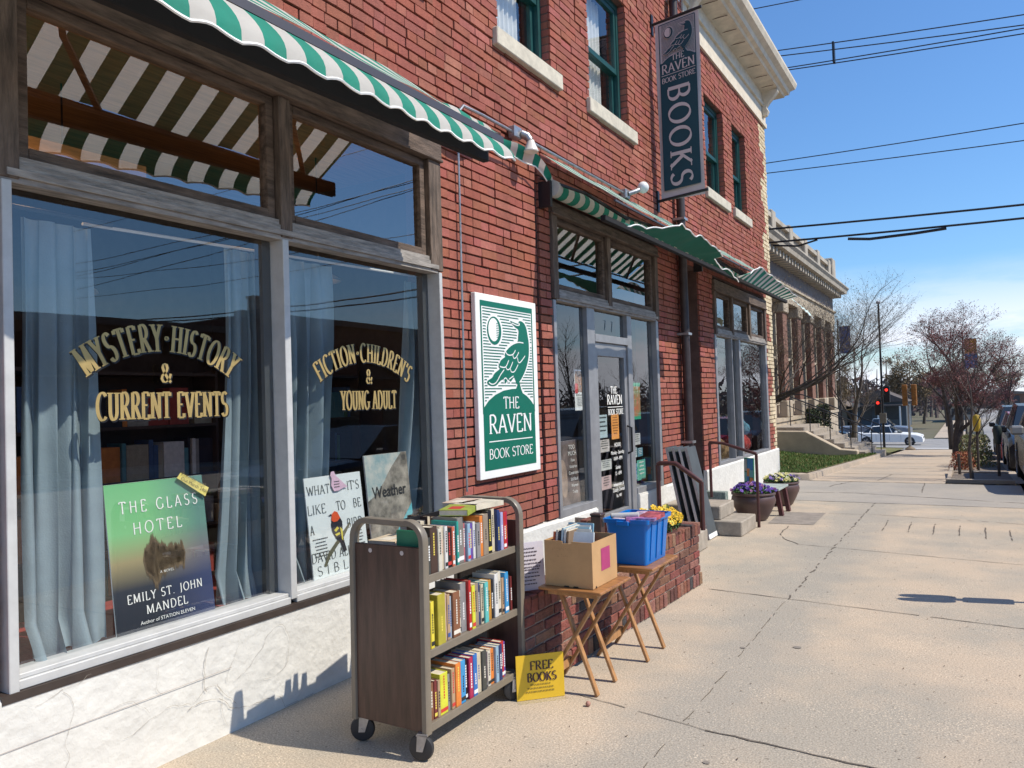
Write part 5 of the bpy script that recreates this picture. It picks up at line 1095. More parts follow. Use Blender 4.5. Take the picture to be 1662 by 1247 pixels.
q.face([Pc(0,0),Pc(1,0),Pc(1,1),Pc(0,1)]); q.face([Pc(0,0,-.04),Pc(0,1,-.04),Pc(1,1,-.04),Pc(1,0,-.04)]); q.face([Pc(0,0),Pc(0,1),Pc(0,1,-.04),Pc(0,0,-.04)][::-1]); q.face([Pc(1,0),Pc(1,0,-.04),Pc(1,1,-.04),Pc(1,1)]); q.face([Pc(0,1),Pc(1,1),Pc(1,1,-.04),Pc(0,1,-.04)]); q.build("canvas",C((.03,.22,.12),.6,.4),t)
q=MB()
for k,(a,b,c,d) in enumerate(((.35,.95,.55,.98),(.3,.6,.3,.6),(.55,.95,.28,.55),(.05,.3,.5,.95),(.3,.5,.02,.3),(.6,.95,.04,.26),(.08,.28,.1,.45))): q.face([Pc(a,c,.002+k*.0003),Pc(b,c,.002+k*.0003),Pc(b,d,.002+k*.0003),Pc(a,d,.002+k*.0003)],k%4)
q.build("painted_blocks",[C((.05,.25,.55)),C((.65,.28,.10)),C((.15,.45,.50)),C((.35,.42,.45))],t)
q=MB(); q.box(.50,.66,10.42,10.5,.0,.42); tag(q.build("black_stand",m_black,None),"black box stand behind the purple flowers holding the picture","stand")
# things in the far window
for i,(y,z_,s,col,lb) in enumerate(((13.6,.75,.16,(.50,.05,.04),"red toy bundle low in the far shop window"),(13.9,1.05,.12,(.10,.28,.36),"blue toy animal in the far shop window"),(12.4,.75,.14,(.35,.22,.10),"brown teddy in the far shop window"),(11.6,.75,.14,(.30,.32,.38),"grey and blue toy in the near light of the far shop window"))):
    q=MB(); r=random.Random(i); 
    for k in range(5):
        c=(-.35+r.uniform(-.1,.1),y+r.uniform(-.2,.2),z_+r.uniform(-.08,.1)); q.lathe([(0,-s)]+[(s*math.cos(math.radians(a)),s*math.sin(math.radians(a))) for a in range(-60,90,30)]+[(0,s)],*c,10)
    tag(q.build("soft_toy",C(col,.8,.5),None,smooth=True),lb,"toy")
# ================================================================ ground
def zg(y):
    if y<15: return 0
    if y<38: return -.045*(y-15)
    if y<62: return -1.035-(y-38)*.057
    return -2.40
def concrete_mat(name, base, alt, spk=.5, band=False):
    m=M(name,base,.88,bump=.35,bs=55); n=m.node_tree; b=n.nodes['Principled BSDF']
    t=n.nodes.new("ShaderNodeTexCoord"); no=n.nodes.new("ShaderNodeTexNoise"); no.inputs['Scale'].default_value=.9; no.inputs['Detail'].default_value=7; no.inputs['Roughness'].default_value=.62
    cr=n.nodes.new("ShaderNodeValToRGB"); cr.color_ramp.elements[0].position=.38; cr.color_ramp.elements[1].position=.60; cr.color_ramp.elements[0].color=(*alt,1); cr.color_ramp.elements[1].color=(*base,1)
    vo=n.nodes.new("ShaderNodeTexVoronoi"); vo.inputs['Scale'].default_value=75; vr=n.nodes.new("ShaderNodeValToRGB"); vr.color_ramp.elements[0].position=.0; vr.color_ramp.elements[0].color=(1,1,1,1); vr.color_ramp.elements[1].position=.36; vr.color_ramp.elements[1].color=(0,0,0,1)
    n2=n.nodes.new("ShaderNodeTexNoise"); n2.inputs['Scale'].default_value=2.3; n2.inputs['Detail'].default_value=4
    r2_=n.nodes.new("ShaderNodeMapRange"); r2_.inputs['From Min'].default_value=.42; r2_.inputs['From Max'].default_value=.62; r2_.inputs['To Max'].default_value=spk
    mu=n.nodes.new("ShaderNodeMath"); mu.operation='MULTIPLY'; mxx=n.nodes.new("ShaderNodeMixRGB"); mxx.inputs[2].default_value=(min(1,base[0]*1.6),min(1,base[1]*1.65),min(1,base[2]*1.65),1)
    n3=n.nodes.new("ShaderNodeTexNoise"); n3.inputs['Scale'].default_value=120; n3.inputs['Detail'].default_value=2
    r3=n.nodes.new("ShaderNodeMapRange"); r3.inputs['From Min'].default_value=.3; r3.inputs['From Max'].default_value=.7; r3.inputs['To Min'].default_value=.70; r3.inputs['To Max'].default_value=1.28
    n4=n.nodes.new("ShaderNodeTexNoise"); n4.inputs['Scale'].default_value=32; n4.inputs['Detail'].default_value=3; r4=n.nodes.new("ShaderNodeValToRGB"); r4.color_ramp.elements[0].position=.27; r4.color_ramp.elements[0].color=(.35,.33,.30,1); r4.color_ramp.elements[1].position=.335; r4.color_ramp.elements[1].color=(1,1,1,1)
    sc=n.nodes.new("ShaderNodeVectorMath"); sc.operation='SCALE'; m4=n.nodes.new("ShaderNodeMixRGB"); m4.blend_type='MULTIPLY'; m4.inputs[0].default_value=.8
    L=n.links.new
    for q in (no,vo,n2,n3,n4): L(t.outputs['Object'],q.inputs['Vector'])
    L(no.outputs['Fac'],cr.inputs[0]); L(vo.outputs['Distance'],vr.inputs[0]); L(n2.outputs['Fac'],r2_.inputs['Value']); L(vr.outputs[0],mu.inputs[0]); L(r2_.outputs[0],mu.inputs[1])
    L(mu.outputs[0],mxx.inputs[0]); L(cr.outputs[0],mxx.inputs[1]); L(n3.outputs['Fac'],r3.inputs['Value']); L(mxx.outputs[0],sc.inputs[0]); L(r3.outputs[0],sc.inputs['Scale'])
    if band:                                   # worn greyer strip along the long joint
        sp=n.nodes.new("ShaderNodeSeparateXYZ"); L(t.outputs['Object'],sp.inputs[0]); d1=n.nodes.new("ShaderNodeMath"); d1.operation='SUBTRACT'; d1.inputs[1].default_value=2.0; d2=n.nodes.new("ShaderNodeMath"); d2.operation='ABSOLUTE'
        nz=n.nodes.new("ShaderNodeTexNoise"); nz.inputs['Scale'].default_value=2.6; nz.inputs['Detail'].default_value=5; L(t.outputs['Object'],nz.inputs['Vector']); d3=n.nodes.new("ShaderNodeMath"); d3.operation='MULTIPLY_ADD'; d3.inputs[1].default_value=-.75; d3.inputs[2].default_value=0
        rr=n.nodes.new("ShaderNodeMapRange"); rr.inputs['From Min'].default_value=-.26; rr.inputs['From Max'].default_value=.06; rr.inputs['To Min'].default_value=.85; rr.inputs['To Max'].default_value=0
        ad=n.nodes.new("ShaderNodeMath"); ad.operation='ADD'; L(sp.outputs['X'],d1.inputs[0]); L(d1.outputs[0],d2.inputs[0]); L(nz.outputs['Fac'],d3.inputs[0]); L(d2.outputs[0],ad.inputs[0]); L(d3.outputs[0],ad.inputs[1]); L(ad.outputs[0],rr.inputs['Value'])
        mb_=n.nodes.new("ShaderNodeMixRGB"); mb_.inputs[2].default_value=(alt[0]*.93,alt[1]*.95,alt[2]*.98,1); L(rr.outputs[0],mb_.inputs[0]); L(cr.outputs[0],mb_.inputs[1]); L(mb_.outputs[0],mxx.inputs[1])
    L(sc.outputs[0],m4.inputs[1]); L(n4.outputs['Fac'],r4.inputs[0]); L(r4.outputs[0],m4.inputs[2]); L(m4.outputs[0],b.inputs['Base Color'])
    return m
m_side=concrete_mat("pebbled_concrete",(.475,.378,.276),(.345,.305,.245),1.0,True)
m_alley=concrete_mat("alley_concrete",(.36,.32,.27),(.30,.275,.24),.2)
m_far=concrete_mat("far_pavement",(.47,.37,.27),(.38,.32,.25),.3)
m_road=concrete_mat("road_surface",(.30,.285,.265),(.24,.23,.22),.2)
m_kerb=concrete_mat("kerb_concrete",(.43,.35,.27),(.30,.26,.21),.3)
def sheet_y(name,x0,x1,ys,mat,dz=0,xf=None):
    q=MB(); q.grid([[ (x0 if xf is None else xf(y)[0],y,zg(y)+dz),(x1 if xf is None else xf(y)[1],y,zg(y)+dz)] for y in ys]); return struct(q.build(name,mat,None))
struct((lambda q:(q.grid([[(-500,y,zg(y)-.22-(.6 if y>220 else 0)),(500,y,zg(y)-.22-(.6 if y>220 else 0))] for y in (-300,15,38,62,150,220,700)]),q.build("ground",M("dry_ground",(.15,.12,.08),.95,col2=(.10,.10,.05),vs=.15),None))[1])(MB()))
sheet_y("sidewalk",-.3,3.86,(-8,12.0),m_side)
sheet_y("alley",-14,3.86,(12.0,14.75),m_alley)
sheet_y("far_sidewalk",.66,2.8,(14.75,15.0,38),m_far)
sheet_y("street",3.98,16,(-60,15,38,62,400),m_road,-.15)
q=MB(); q.grid([[(-80,39.5,zg(39.5)-.04),(90,39.5,zg(39.5)-.04)],[(-80,62,zg(62)+.003),(90,62,zg(62)+.003)],[(-80,70,-2.397),(90,70,-2.397)]]); struct(q.build("cross_street",m_road,None))
sheet_y("opposite_sidewalk",16.15,19,(-60,15,38),m_far,0)
sheet_y("sidewalk_beyond",.4,2.6,(71,230),m_far,.02)
q=MB()
def kerb(x0,x1,ya,yb,h0,h1):
    ys=[ya]+[y for y in (15,38) if ya<y<yb]+[yb]
    q.grid([[(x0,y,zg(y)+h0),(x0,y,zg(y)+h1),(x1,y,zg(y)+h1),(x1,y,zg(y)+h0)] for y in ys])
kerb(3.86,3.98,-8,12.0,-.16,.003); kerb(3.80,3.95,15.05,37.5,-.16,.004); kerb(16,16.15,-60,38,-.16,.004)
struct(q.build("kerb",m_kerb,None,bevel=0))
q=MB(); n=14; pts=[(-.4,14.95),(.2,14.9),(.42,14.9),(.55,15.0),(.60,15.2)]+[(.60,y) for y in (17,20,23,26,26.8)]
rows=[]
for i,(x,y) in enumerate(pts):
    a=pts[max(0,i-1)]; b=pts[min(len(pts)-1,i+1)]; d=Vector((b[0]-a[0],b[1]-a[1],0)).normalized(); nn=Vector((d.y,-d.x,0))*.07; z=zg(y)
    rows.append([(x+nn.x,y+nn.y,z-.02),(x+nn.x*.8,y+nn.y*.8,z+.10),(x-nn.x*.8,y-nn.y*.8,z+.115),(x-nn.x,y-nn.y,z-.02)])
q.grid(rows)
struct(q.build("lawn_kerb",m_kerb,None,smooth=False))
# joints and cracks in the concrete
m_joint=M("joint_dirt",(.14,.115,.09),.95,var=.4,vs=20)
q=MB(); rj=random.Random(9)
def joint(x0,y0,x1,y1,w_,jag=.006,fill=.9,z=.0035):
    L=math.hypot(x1-x0,y1-y0); n=max(2,int(L/.07)); pr=None
    dx,dy=(x1-x0)/L,(y1-y0)/L
    for i in range(n+1):
        t=i/n; o=rj.uniform(-jag,jag); p=(x0+(x1-x0)*t-dy*o,y0+(y1-y0)*t+dx*o,w_*rj.uniform(.5,1.3))
        if pr and rj.random()<fill:
            a,b=pr,p; q.face([(a[0]+dy*a[2]/2,a[1]-dx*a[2]/2,z+zg(a[1])),(b[0]+dy*b[2]/2,b[1]-dx*b[2]/2,z+zg(b[1])),(b[0]-dy*b[2]/2,b[1]+dx*b[2]/2,z+zg(b[1])),(a[0]-dy*a[2]/2,a[1]+dx*a[2]/2,z+zg(a[1]))])
        pr=p
joint(2.02,-3,1.96,6.2,.005,.007,.6); joint(1.96,6.2,2.0,12.0,.014,.012,.6)
joint(2.1,3.62,3.86,3.50,.012,.006,.98); joint(1.36,3.75,2.1,3.62,.006,.005,.9); joint(1.32,6.28,3.86,6.02,.010,.005,.98); joint(1.62,8.5,3.86,8.17,.010,.005,.98)
joint(1.30,9.62,1.31,9.05,.012,.01,.9); joint(1.31,9.05,1.42,8.75,.012,.01,.9); joint(1.42,8.75,1.62,8.5,.012,.01,.95)
for xx,ya,yb in ((2.31,9.65,10.45),(2.57,9.57,10.39),(2.82,9.58,10.33),(3.07,9.52,10.28),(3.32,9.5,10.24),(3.55,9.47,10.15)): joint(xx,ya,xx,yb,.012,.006,.85)
joint(1.0,10.75,2.0,10.85,.009,.006,.9); joint(2.0,10.9,3.86,10.6,.012,.008,.95); joint(.7,12.0,3.86,12.0,.02,.01,.95); joint(.3,12.9,1.6,13.1,.02,.02,.9); joint(1.6,13.1,3.86,12.5,.02,.02,.9); joint(.66,14.75,3.8,14.75,.03,.012,.95)
joint(2.5,14.75,2.52,13.4,.015,.01,.9); joint(1.35,14.75,1.1,13.9,.02,.02,.9)
for yy in (17.2,19.8,22.6,25.5,29,33): joint(.7,yy,2.78,yy,.03,.006,.95)
joint(1.75,15,1.8,17.2,.02,.01,.9); joint(-.02,-3,-.02,3.6,.02,.012,.9,.003)
struct(q.build("pavement_joints",m_joint,None))
m_patch=M("darker_patch",(.28,.24,.20),.9,var=.3,bump=.3)
q=MB(); q.face([(1.02,9.75,.0036),(1.55,9.80,.0036),(1.53,10.82,.0036),(.98,10.72,.0036)]); struct(q.build("pavement_patch",m_patch,None))
# dead leaf crumbs and stains
q=MB(); 
for i in range(420):
    x=rj.uniform(.9,3.8); y=rj.uniform(2.0,12); s=rj.uniform(.003,.011); a=rj.uniform(0,3.14); dx,dy=math.cos(a)*s,math.sin(a)*s
    q.face([(x-dx,y-dy,.004),(x+dy*.35,y-dx*.35,.0042),(x+dx,y+dy,.007),(x-dy*.35,y+dx*.35,.0042)])
tag(q.build("leaf_litter",M("leaf_crumb",(.10,.06,.035),.9,var=.4,vs=30),None),"scattered brown leaf crumbs and twigs on the pavement","leaf litter",kind='stuff')
q=MB()
for (x,y,r) in ((2.25,5.05,.026),(1.95,4.9,.018),(2.2,3.3,.016)):
    q.face([(x+r*math.cos(a*.5)*(1+.2*math.sin(a*3)),y+r*.9*math.sin(a*.5),.0037) for a in range(12)])
struct(q.build("gum_stain",M("stain",(.22,.19,.16),.9),None))
# lawn
m_grass=M("grass_base",(.10,.13,.035),.95,col2=(.20,.16,.07),vs=1.2,bump=.6,bs=60)
def lawn_z(x,y): return zg(y)+.10+.03*math.sin(x*2)+max(0,-x-.5)*.05
q=MB(); q.grid([[(x,y,lawn_z(x,y)) for x in (-2.48,-2,-1.5,-1,-.5,0,.45,.58)] for y in (15.0,16,18,20,22,24,26,27)]); q.grid([[(x,y,zg(y)+.05) for x in (-12,-1.6)] for y in (-1,14.9)]) if False else None
struct(q.build("lawn",m_grass,None))
q=MB(); rg=random.Random(2)
for i in range(26000):
    x=rg.uniform(-2.4,.55); y=15.05+11.9*rg.random()**1.3; z=lawn_z(x,y); h=rg.uniform(.03,.07); a=rg.uniform(0,6.28); w_=.008+.0006*(y-15); dx,dy=math.cos(a)*w_,math.sin(a)*w_
    q.face([(x-dx,y-dy,z),(x+dx,y+dy,z),(x+rg.uniform(-.03,.03),y+rg.uniform(-.03,.03),z+h)],0 if rg.random()<.8 else 1)
tag(q.build("lawn_grass",[M("grass_blade",(.085,.17,.03),.8,var=.4,vs=2),M("dry_blade",(.28,.22,.09),.9)],None),"short green grass on the lawn beyond the alley","grass",kind='stuff')
q=MB(); q.grid([[(.62,y,zg(y)+.06),(-2.4,y,zg(y)+.15)] for y in (30.5,33,36,38.5)]); struct(q.build("far_lawn",m_grass,None))
# planting bed by the kerb
m_mulch=M("bed_gravel",(.24,.20,.16),.95,col2=(.13,.10,.08),vs=22,bump=.9,bs=30)
q=MB(); q.grid([[(2.86,y,zg(y)+.02),(3.80,y,zg(y)+.02)] for y in (15.3,20,26,36)]); struct(q.build("planting_bed",m_mulch,None))
q=MB(); 
for ya in (15.15,17.9,): q.box(2.80,3.80,ya,ya+.12,zg(ya)-.02,zg(ya)+.045)
q.box(2.80,2.86,15.27,17.9,zg(16.5)-.1,zg(16.5)+.06); struct(q.build("bed_kerb",m_kerb,None))
# white crossing paint
q=MB(); q.face([(.2,41.2,zg(41.2)-.02),(2.9,41.2,zg(41.2)-.02),(2.9,44.5,zg(44.5)-.0),(.2,44.5,zg(44.5)-.0)]); struct(q.build("crossing_paint",C((.5,.48,.45)),None))
# ================================================================ bare trees
m_bark=M("bark",(.13,.105,.085),.95,var=.4,vs=8,bump=.5,bs=30); m_bark2=M("dark_bark",(.085,.07,.062),.95,var=.4,vs=8)
m_bud=M("red_bud",(.25,.10,.095),.8,var=.4,vs=20); m_budt=M("tan_bud",(.24,.17,.09),.8,var=.4,vs=20)
def tree(name,label,cat,base,H,spread,seed,trunk_r,levels=5,lean=(0,0),bark=None,bud=None,nb=1,first=.25,twig=1.0,group=None,cut=None,branch_dir=None,budsize=.02):
    r=random.Random(seed); t=thing(name,label,cat,base,group=group); T=MB(); Cn=MB(); B=MB(); cnt=[0]
    def grow(p,d,L,rad,lv,mb_):
        pts=[p]; rr=[rad]; n=4 if lv<2 else 3
        dd=d.copy(); q_=p.copy()
        for i in range(n):
            dd=(dd+Vector((r.uniform(-1,1),r.uniform(-1,1),r.uniform(-.5,.8)))*(.13+.05*lv)).normalized(); q_=q_+dd*L/n; pts.append(q_.copy()); rr.append(rad*(1-.45*(i+1)/n))
        mb_.tube(pts,rr,8 if lv==0 else (5 if lv==1 else 3),caps=False)
        if lv>=levels:
            if bud:
                for k in range(nb):
                    s=budsize*r.uniform(.6,1.3); v=Vector((r.uniform(-1,1),r.uniform(-1,1),r.uniform(-1,1))).normalized(); u=v.orthogonal().normalized()*s; w_=v.cross(u).normalized()*s*.6; c=pts[r.randrange(1,len(pts))]+Vector((r.uniform(-1,1),r.uniform(-1,1),r.uniform(-1,1)))*.03
                    B.face([tuple(c-u),tuple(c-w_),tuple(c+u),tuple(c+w_)])
            return
        k=r.randint(3,4) if lv<levels-1 else r.randint(3,5)
        for i in range(k):
            s=(.35+.65*(i+.6)/k) if lv>0 else (first+(1-first)*(i+.5)/k)
            idx=min(len(pts)-2,int(s*(len(pts)-1))); fr=s*(len(pts)-1)-idx; o=pts[idx].lerp(pts[idx+1],min(1,fr))
            a=r.uniform(0,6.283); sid=Vector((math.cos(a),math.sin(a),0)); up=.55+.25*r.random() if lv<2 else .35
            nd=(dd*.55+sid*spread*(1 if lv<2 else .8)+Vector((0,0,up*(.6 if lv<3 else .3)))).normalized()
            grow(o,nd,L*r.uniform(.55,.78)*(1 if lv else .8),rr[idx]*r.uniform(.42,.6),lv+1,Cn)
        if lv<levels: grow(pts[-1],(dd+Vector((0,0,.15))).normalized(),L*.62,rr[-1]*.9,lv+1,Cn)
    grow(Vector(base),Vector((lean[0],lean[1],1)).normalized(),H*.42,trunk_r,0,T)
    if branch_dir:
        for d,L in branch_dir: grow(Vector(base)+Vector((0,0,H*.22)),Vector(d).normalized(),L,trunk_r*.55,1,Cn)
    T.build("trunk",bark or m_bark,t,smooth=True); Cn.build("crown",bark or m_bark,t)
    if bud: B.build("buds",bud,t)
    return t
tree("bare_tree","large tree with dark limbs and red buds beside the parked cars","tree",(2.75,29.5,zg(29.5)),5.3,1.0,5,.17,6,bark=m_bark2,bud=m_bud,nb=2,budsize=.020)
tree("bare_tree","thin young street tree standing in the near gravel bed","tree",(3.19,15.9,zg(15.9)),2.6,.55,8,.035,4,bark=m_bark,first=.45)
tree("bare_tree","bare budding tree leaning over the lawn between bookshop and stone building","tree",(-2.1,20.5,zg(20.5)+.1),5.2,.85,12,.11,6,lean=(.25,0),bark=m_bark2,bud=m_budt,nb=1,budsize=.014,branch_dir=[((1,.1,.35),2.3),((1,-.2,.75),2.2),((.9,.5,.2),2.0)])
tree("bare_tree","second bare tree on the stone building's lawn beyond the steps","tree",(-.9,33,zg(33)),5.6,.8,15,.12,5,bark=m_bark,bud=m_budt,nb=1,budsize=.016)
tree("bare_tree","small reddish tree behind the large red budding tree","tree",(2.4,38.5,zg(38.5)),5.6,.8,16,.14,5,bark=m_bark2,bud=m_bud,nb=2,budsize=.03)
proto=[tree("distant_tree","grey bare tree at the far end of the street above the tiny cars","tree",(8,130,-2.6),9,.8,31,.22,5,bark=m_bark,bud=m_budt,nb=2,budsize=.10),
       tree("distant_tree","reddish bare tree rising above the roofs of the far parked cars","tree",(6.3,84,-2.6),7,.85,32,.20,5,bark=m_bark2,bud=m_bud,nb=2,budsize=.055)]
rt2=random.Random(77)
for x,y,k,s,lb in ((-9.2,92,0,.85,"grey bare tree between the museum corner and the leaning road sign post"),(-5.5,108,0,1.0,"grey bare tree rising behind the grey house, beside the dark pole"),(-2,106,0,.85,"grey bare tree beyond the crossing, just right of the yellow signals"),(.9,92,1,.9,"reddish bare tree beyond the crossing, left of the red tree's trunk"),(3.2,118,0,1.0,"grey bare tree beyond the crossing, directly behind the red tree's trunk"),(12.5,118,1,1.0,"reddish bare tree above the tiny red car at the right edge of the street")):
    c=copy_tree(proto[k]); c.location=(x,y,-2.6); c.rotation_euler=(0,0,rt2.uniform(0,6.28)); c.scale=(s,s,s); c['label']=lb
# hedge / shrubs in bed
def shrub(label,cx,cy,rx,ry,h,seed,mats,n=1400,s0=.02):
    r=random.Random(seed); q=MB(); t=thing("shrub",label,"shrub",(cx,cy,zg(cy)))
    for i in range(n):
        a=r.uniform(0,6.283); d=r.random()**.5; el=r.random(); x=cx+rx*d*math.cos(a)*(1-.4*el); y=cy+ry*d*math.sin(a)*(1-.4*el); z=zg(cy)+h*el; v=Vector((r.uniform(-1,1),r.uniform(-1,1),r.uniform(-.3,1))).normalized(); u=v.orthogonal().normalized()*s0*r.uniform(.6,1.4); w_=v.cross(u)*.5; p=Vector((x,y,z))
        q.face([tuple(p-u),tuple(p-w_),tuple(p+u),tuple(p+w_)],0 if r.random()<.7 else 1)
    q.build("foliage",mats,t); b=MB()
    for i in range(14):
        a=r.uniform(0,6.283); b.tube([(cx,cy,zg(cy)),(cx+rx*.7*math.cos(a),cy+ry*.7*math.sin(a),zg(cy)+h*.9)],.008,3,caps=False)
    b.build("stems",m_bark,t)
shrub("green and straw shrub in the kerb bed behind the parking meters",3.25,21.5,.45,1.6,.75,4,[M("shrub_green",(.14,.16,.06),.9),M("shrub_straw",(.30,.24,.12),.9)],2600,.028)
shrub("low reddish orange shrub in the kerb bed",3.0,19.4,.30,.5,.40,5,[M("shrub_red",(.32,.09,.05),.9),M("shrub_orange",(.38,.16,.07),.9)],900,.022)
shrub("dark evergreen bush behind the stone steps, the nearer one",-1.9,30.3,.4,.5,1.7,6,[M("yew",(.02,.035,.015),.9),M("yew2",(.035,.05,.02),.9)],1800,.05)
shrub("second dark evergreen bush behind the stone steps, the farther one",-1.8,32.0,.4,.5,1.9,7,[M("yew",(.02,.035,.015),.9),M("yew2",(.035,.05,.02),.9)],1800,.05)
# ================================================================ stone and brick museum
m_lime=M("limestone",(.46,.38,.28),.85,var=.2,vs=1.6,bump=.3,bs=14); m_limed=M("limestone_carved",(.42,.37,.30),.85,var=.25,vs=2)
m_mbrick=M("museum_brick",(.23,.115,.08),.9,var=.25,vs=9)
mu=thing("stone_museum","red brick and limestone building with balustrade and tall pilasters past the lawn","building",(-5,33,-1)); XM=-2.5
q=MB(); q.box(-14,XM-.35,17,40.6,-1.5,6.5); q.build("wall",m_mbrick,mu)
q=MB(); q.box(-14,XM,17.0,40.7,-1.5,.62); q.box(XM-.3,XM+.05,17,40.72,.62,.74); q.build("basement",m_lime,mu)
q=MB(); 
for z_ in (-.35,.15): q.box(XM,XM+.004,17,40.7,z_,z_+.02)
q.build("course_line",C((.2,.16,.12)),mu)
for i in range(9):
    y=17.8+i*2.72; q=MB(); q.box(XM-.35,XM-.02,y,y+.75,.74,4.55); q.build("pilaster",m_mbrick,mu); q=MB(); q.box(XM-.4,XM+.06,y-.08,y+.83,.74,1.35); q.build("pilaster_base",m_lime,mu,bevel=.03); q=MB(); q.box(XM-.4,XM+.05,y-.05,y+.80,4.55,4.95); q.build("pilaster_capital",m_lime,mu,bevel=.03)
    w_=MB(); w_.box(XM-.36,XM-.30,y+.95,y+2.5,1.3,4.4); w_.build("window",C((.03,.035,.04),.15),mu)
    f=MB(); f.box(XM-.34,XM-.22,y+.88,y+1.0,.9,4.5); f.box(XM-.34,XM-.22,y+2.45,y+2.57,.9,4.5); f.box(XM-.34,XM-.24,y+1.0,y+2.45,2.85,2.95); f.box(XM-.34,XM-.2,y+.88,y+2.57,1.2,1.32); f.build("window_frame",m_lime,mu)
q=MB(); q.box(-14,XM+.03,17,40.75,4.95,5.5); q.box(-14,XM+.10,17,40.82,5.5,5.58); q.build("frieze_base",m_lime,mu); q=MB(); q.box(-14,XM-.02,17,40.7,5.58,6.28); q.build("frieze",C((.17,.15,.15),.9,.3),mu)
q=MB(); rows=[]
for x_,z_ in ((XM+.0,6.28),(XM+.30,6.42),(XM+.55,6.46),(XM+.58,6.60),(XM+.66,6.70),(XM+.66,6.76),(XM-.4,6.78)): rows.append([(x_,17,z_),(x_,40.75+x_-XM,z_),(-14,40.75+x_-XM,z_)])
q.grid(rows); q.build("cornice",m_limed,mu)
for k in range(46): q=MB(); y=17.3+k*.51; q.box(XM-.02,XM+.42,y,y+.2,6.20,6.42); q.build("corbel",m_limed,mu)
q=MB(); q.box(XM-.35,XM+.06,17,40.7,6.78,7.02); q.box(XM-.35,XM+.08,17,40.75,7.66,7.82); 
for k in range(95): y=17.1+k*.247; q.box(XM-.16,XM-.04,y,y+.09,7.02,7.66)
q.build("balustrade",m_limed,mu)
for k in range(8): y=18.0+k*3.0; q=MB(); q.box(XM-.40,XM+.12,y,y+.55,6.78,7.95); q.build("roof_pier",m_limed,mu,bevel=.03)
q=MB(); q.box(XM-.6,XM+.16,39.9,40.8,6.78,8.15); q.build("corner_pier",m_limed,mu,bevel=.04)
q=MB(); q.box(XM-.05,XM+.012,25.6,26.5,-.55,-.1); q.build("basement_grille",m_black,mu)
ss=thing("stone_staircase","broad stone staircase with solid cheek walls and iron rails past the lawn","stairs",(-.8,26,-.5))
for y in (25.6,29.2):
    q=MB(); p=[(XM,-1.2),(.15,-1.0),(.15,-.02-.2),(-.35,-.18),(-1.35,.38),(-2.45,.40),(XM,.40)]; q.prism(p,lambda a,b:(a,y,b),lambda a,b:(a,y+.42,b)); q.build("cheek_wall",m_lime,ss,bevel=.02)
q=MB()
for k in range(8): q.box(XM,.62-.30*k,26.02,29.2,-1.2,-.42+.13*k)
q.build("steps",m_conc,ss)
for y in (26.2,28.9):
    q=MB(); q.tube([(.55,y,.38),(.45,y,.45),(-2.0,y,1.55),(-2.3,y,1.55)],.022,6); q.tube([(.5,y,.12),(-2.0,y,1.22)],.014,6)
    for k in range(5): xx=.5-.6*k; q.tube([(xx,y,-.5+.26*k),(xx,y,.42+.26*k)],.016,6)
    q.build("iron_rail",m_black,ss)
# ================================================================ poles, signals, meters
def pole(name,label,cat,x,y,zt,r,mat): 
    t=thing(name,label,cat,(x,y,zg(y))); q=MB(); q.tube([(x,y,zg(y)),(x,y,zt)],[r,r*.7],10); q.build("pole",mat,t,smooth=True); return t
t=pole("street_pole","tall thin dark pole with small ball cap near the crossing","pole",-.2,37.6,5.45,.055,m_black); q=MB(); q.lathe([(0,0),(.09,.03),(.1,.1),(0,.18)],-.2,37.6,5.45,10); q.build("cap",C((.4,.4,.42)),t,smooth=True)
q=MB(); q.box(-.33,-.07,37.45,37.75,.15,.6); q.build("control_box",C((.20,.18,.15)),t)
m_redl=M("red_signal",(1,.03,.02),emit=2.2)
for (x,z_,lb) in ((-.42,1.05,"lower hanging traffic signal showing red beside the dark pole"),(-.05,1.62,"upper traffic signal showing red beside the dark pole")):
    t=thing("traffic_signal",lb,"traffic signal",(x,37.9,z_)); q=MB(); q.box(x-.13,x+.13,37.9,38.1,z_-.55,z_+.18); q.build("housing",m_black,t,bevel=.02); q=MB(); q.face([(x+.062*math.cos(a*.524),37.895,z_+.062*math.sin(a*.524)) for a in range(12)][::-1]); q.build("red_lens",m_redl,t); q=MB(); q.tube([(x,38,z_+.18),(x,38,z_+.3),(-.2,38,z_+.32)],.02,6); q.build("arm",m_black,t)
t=pole("signal_pole","pale steel pole carrying yellow traffic signals at the corner","pole",.86,37.0,.95,.06,m_metal); q=MB(); q.lathe([(.0,0),(.2,0),(.2,.06),(.09,.14),(.06,.16)],.86,37.0,zg(37),12); q.build("base",C((.20,.15,.10)),t,smooth=True)
m_yel=M("signal_yellow",(.34,.14,.025),.5,var=.3,vs=6)
for x,lb in ((.745,"left yellow traffic signal head turned away on the steel pole"),(1.10,"right yellow traffic signal head turned away on the steel pole")):
    t=thing("traffic_signal",lb,"traffic signal",(x,37,.95))
    q=MB(); q.box(x-.10,x+.10,36.85,37.1,.92,1.82); q.build("housing",m_yel,t,bevel=.02)
    for k in range(3): q=MB(); q.X=Matrix.Translation((x,36.86,1.04+.32*k))@Matrix.Rotation(math.radians(90),4,'X'); q.tube([(0,0,0),(0,0,.10)],.085,12); q.build("visor",m_yel,t,smooth=True)
t=pole("road_sign","thin leaning post with narrow white sign near the steps","sign",-.85,34.0,3.6,.03,m_metal); q=MB(); q.box(-1.0,-.72,33.95,33.965,.95,1.55); q.build("sign_plate",m_white,t); q=MB(); q.box(-.97,-.75,33.943,33.949,1.33,1.36); q.box(-.97,-.75,33.943,33.949,1.15,1.18); q.build("print",C((.5,.05,.05)),t)
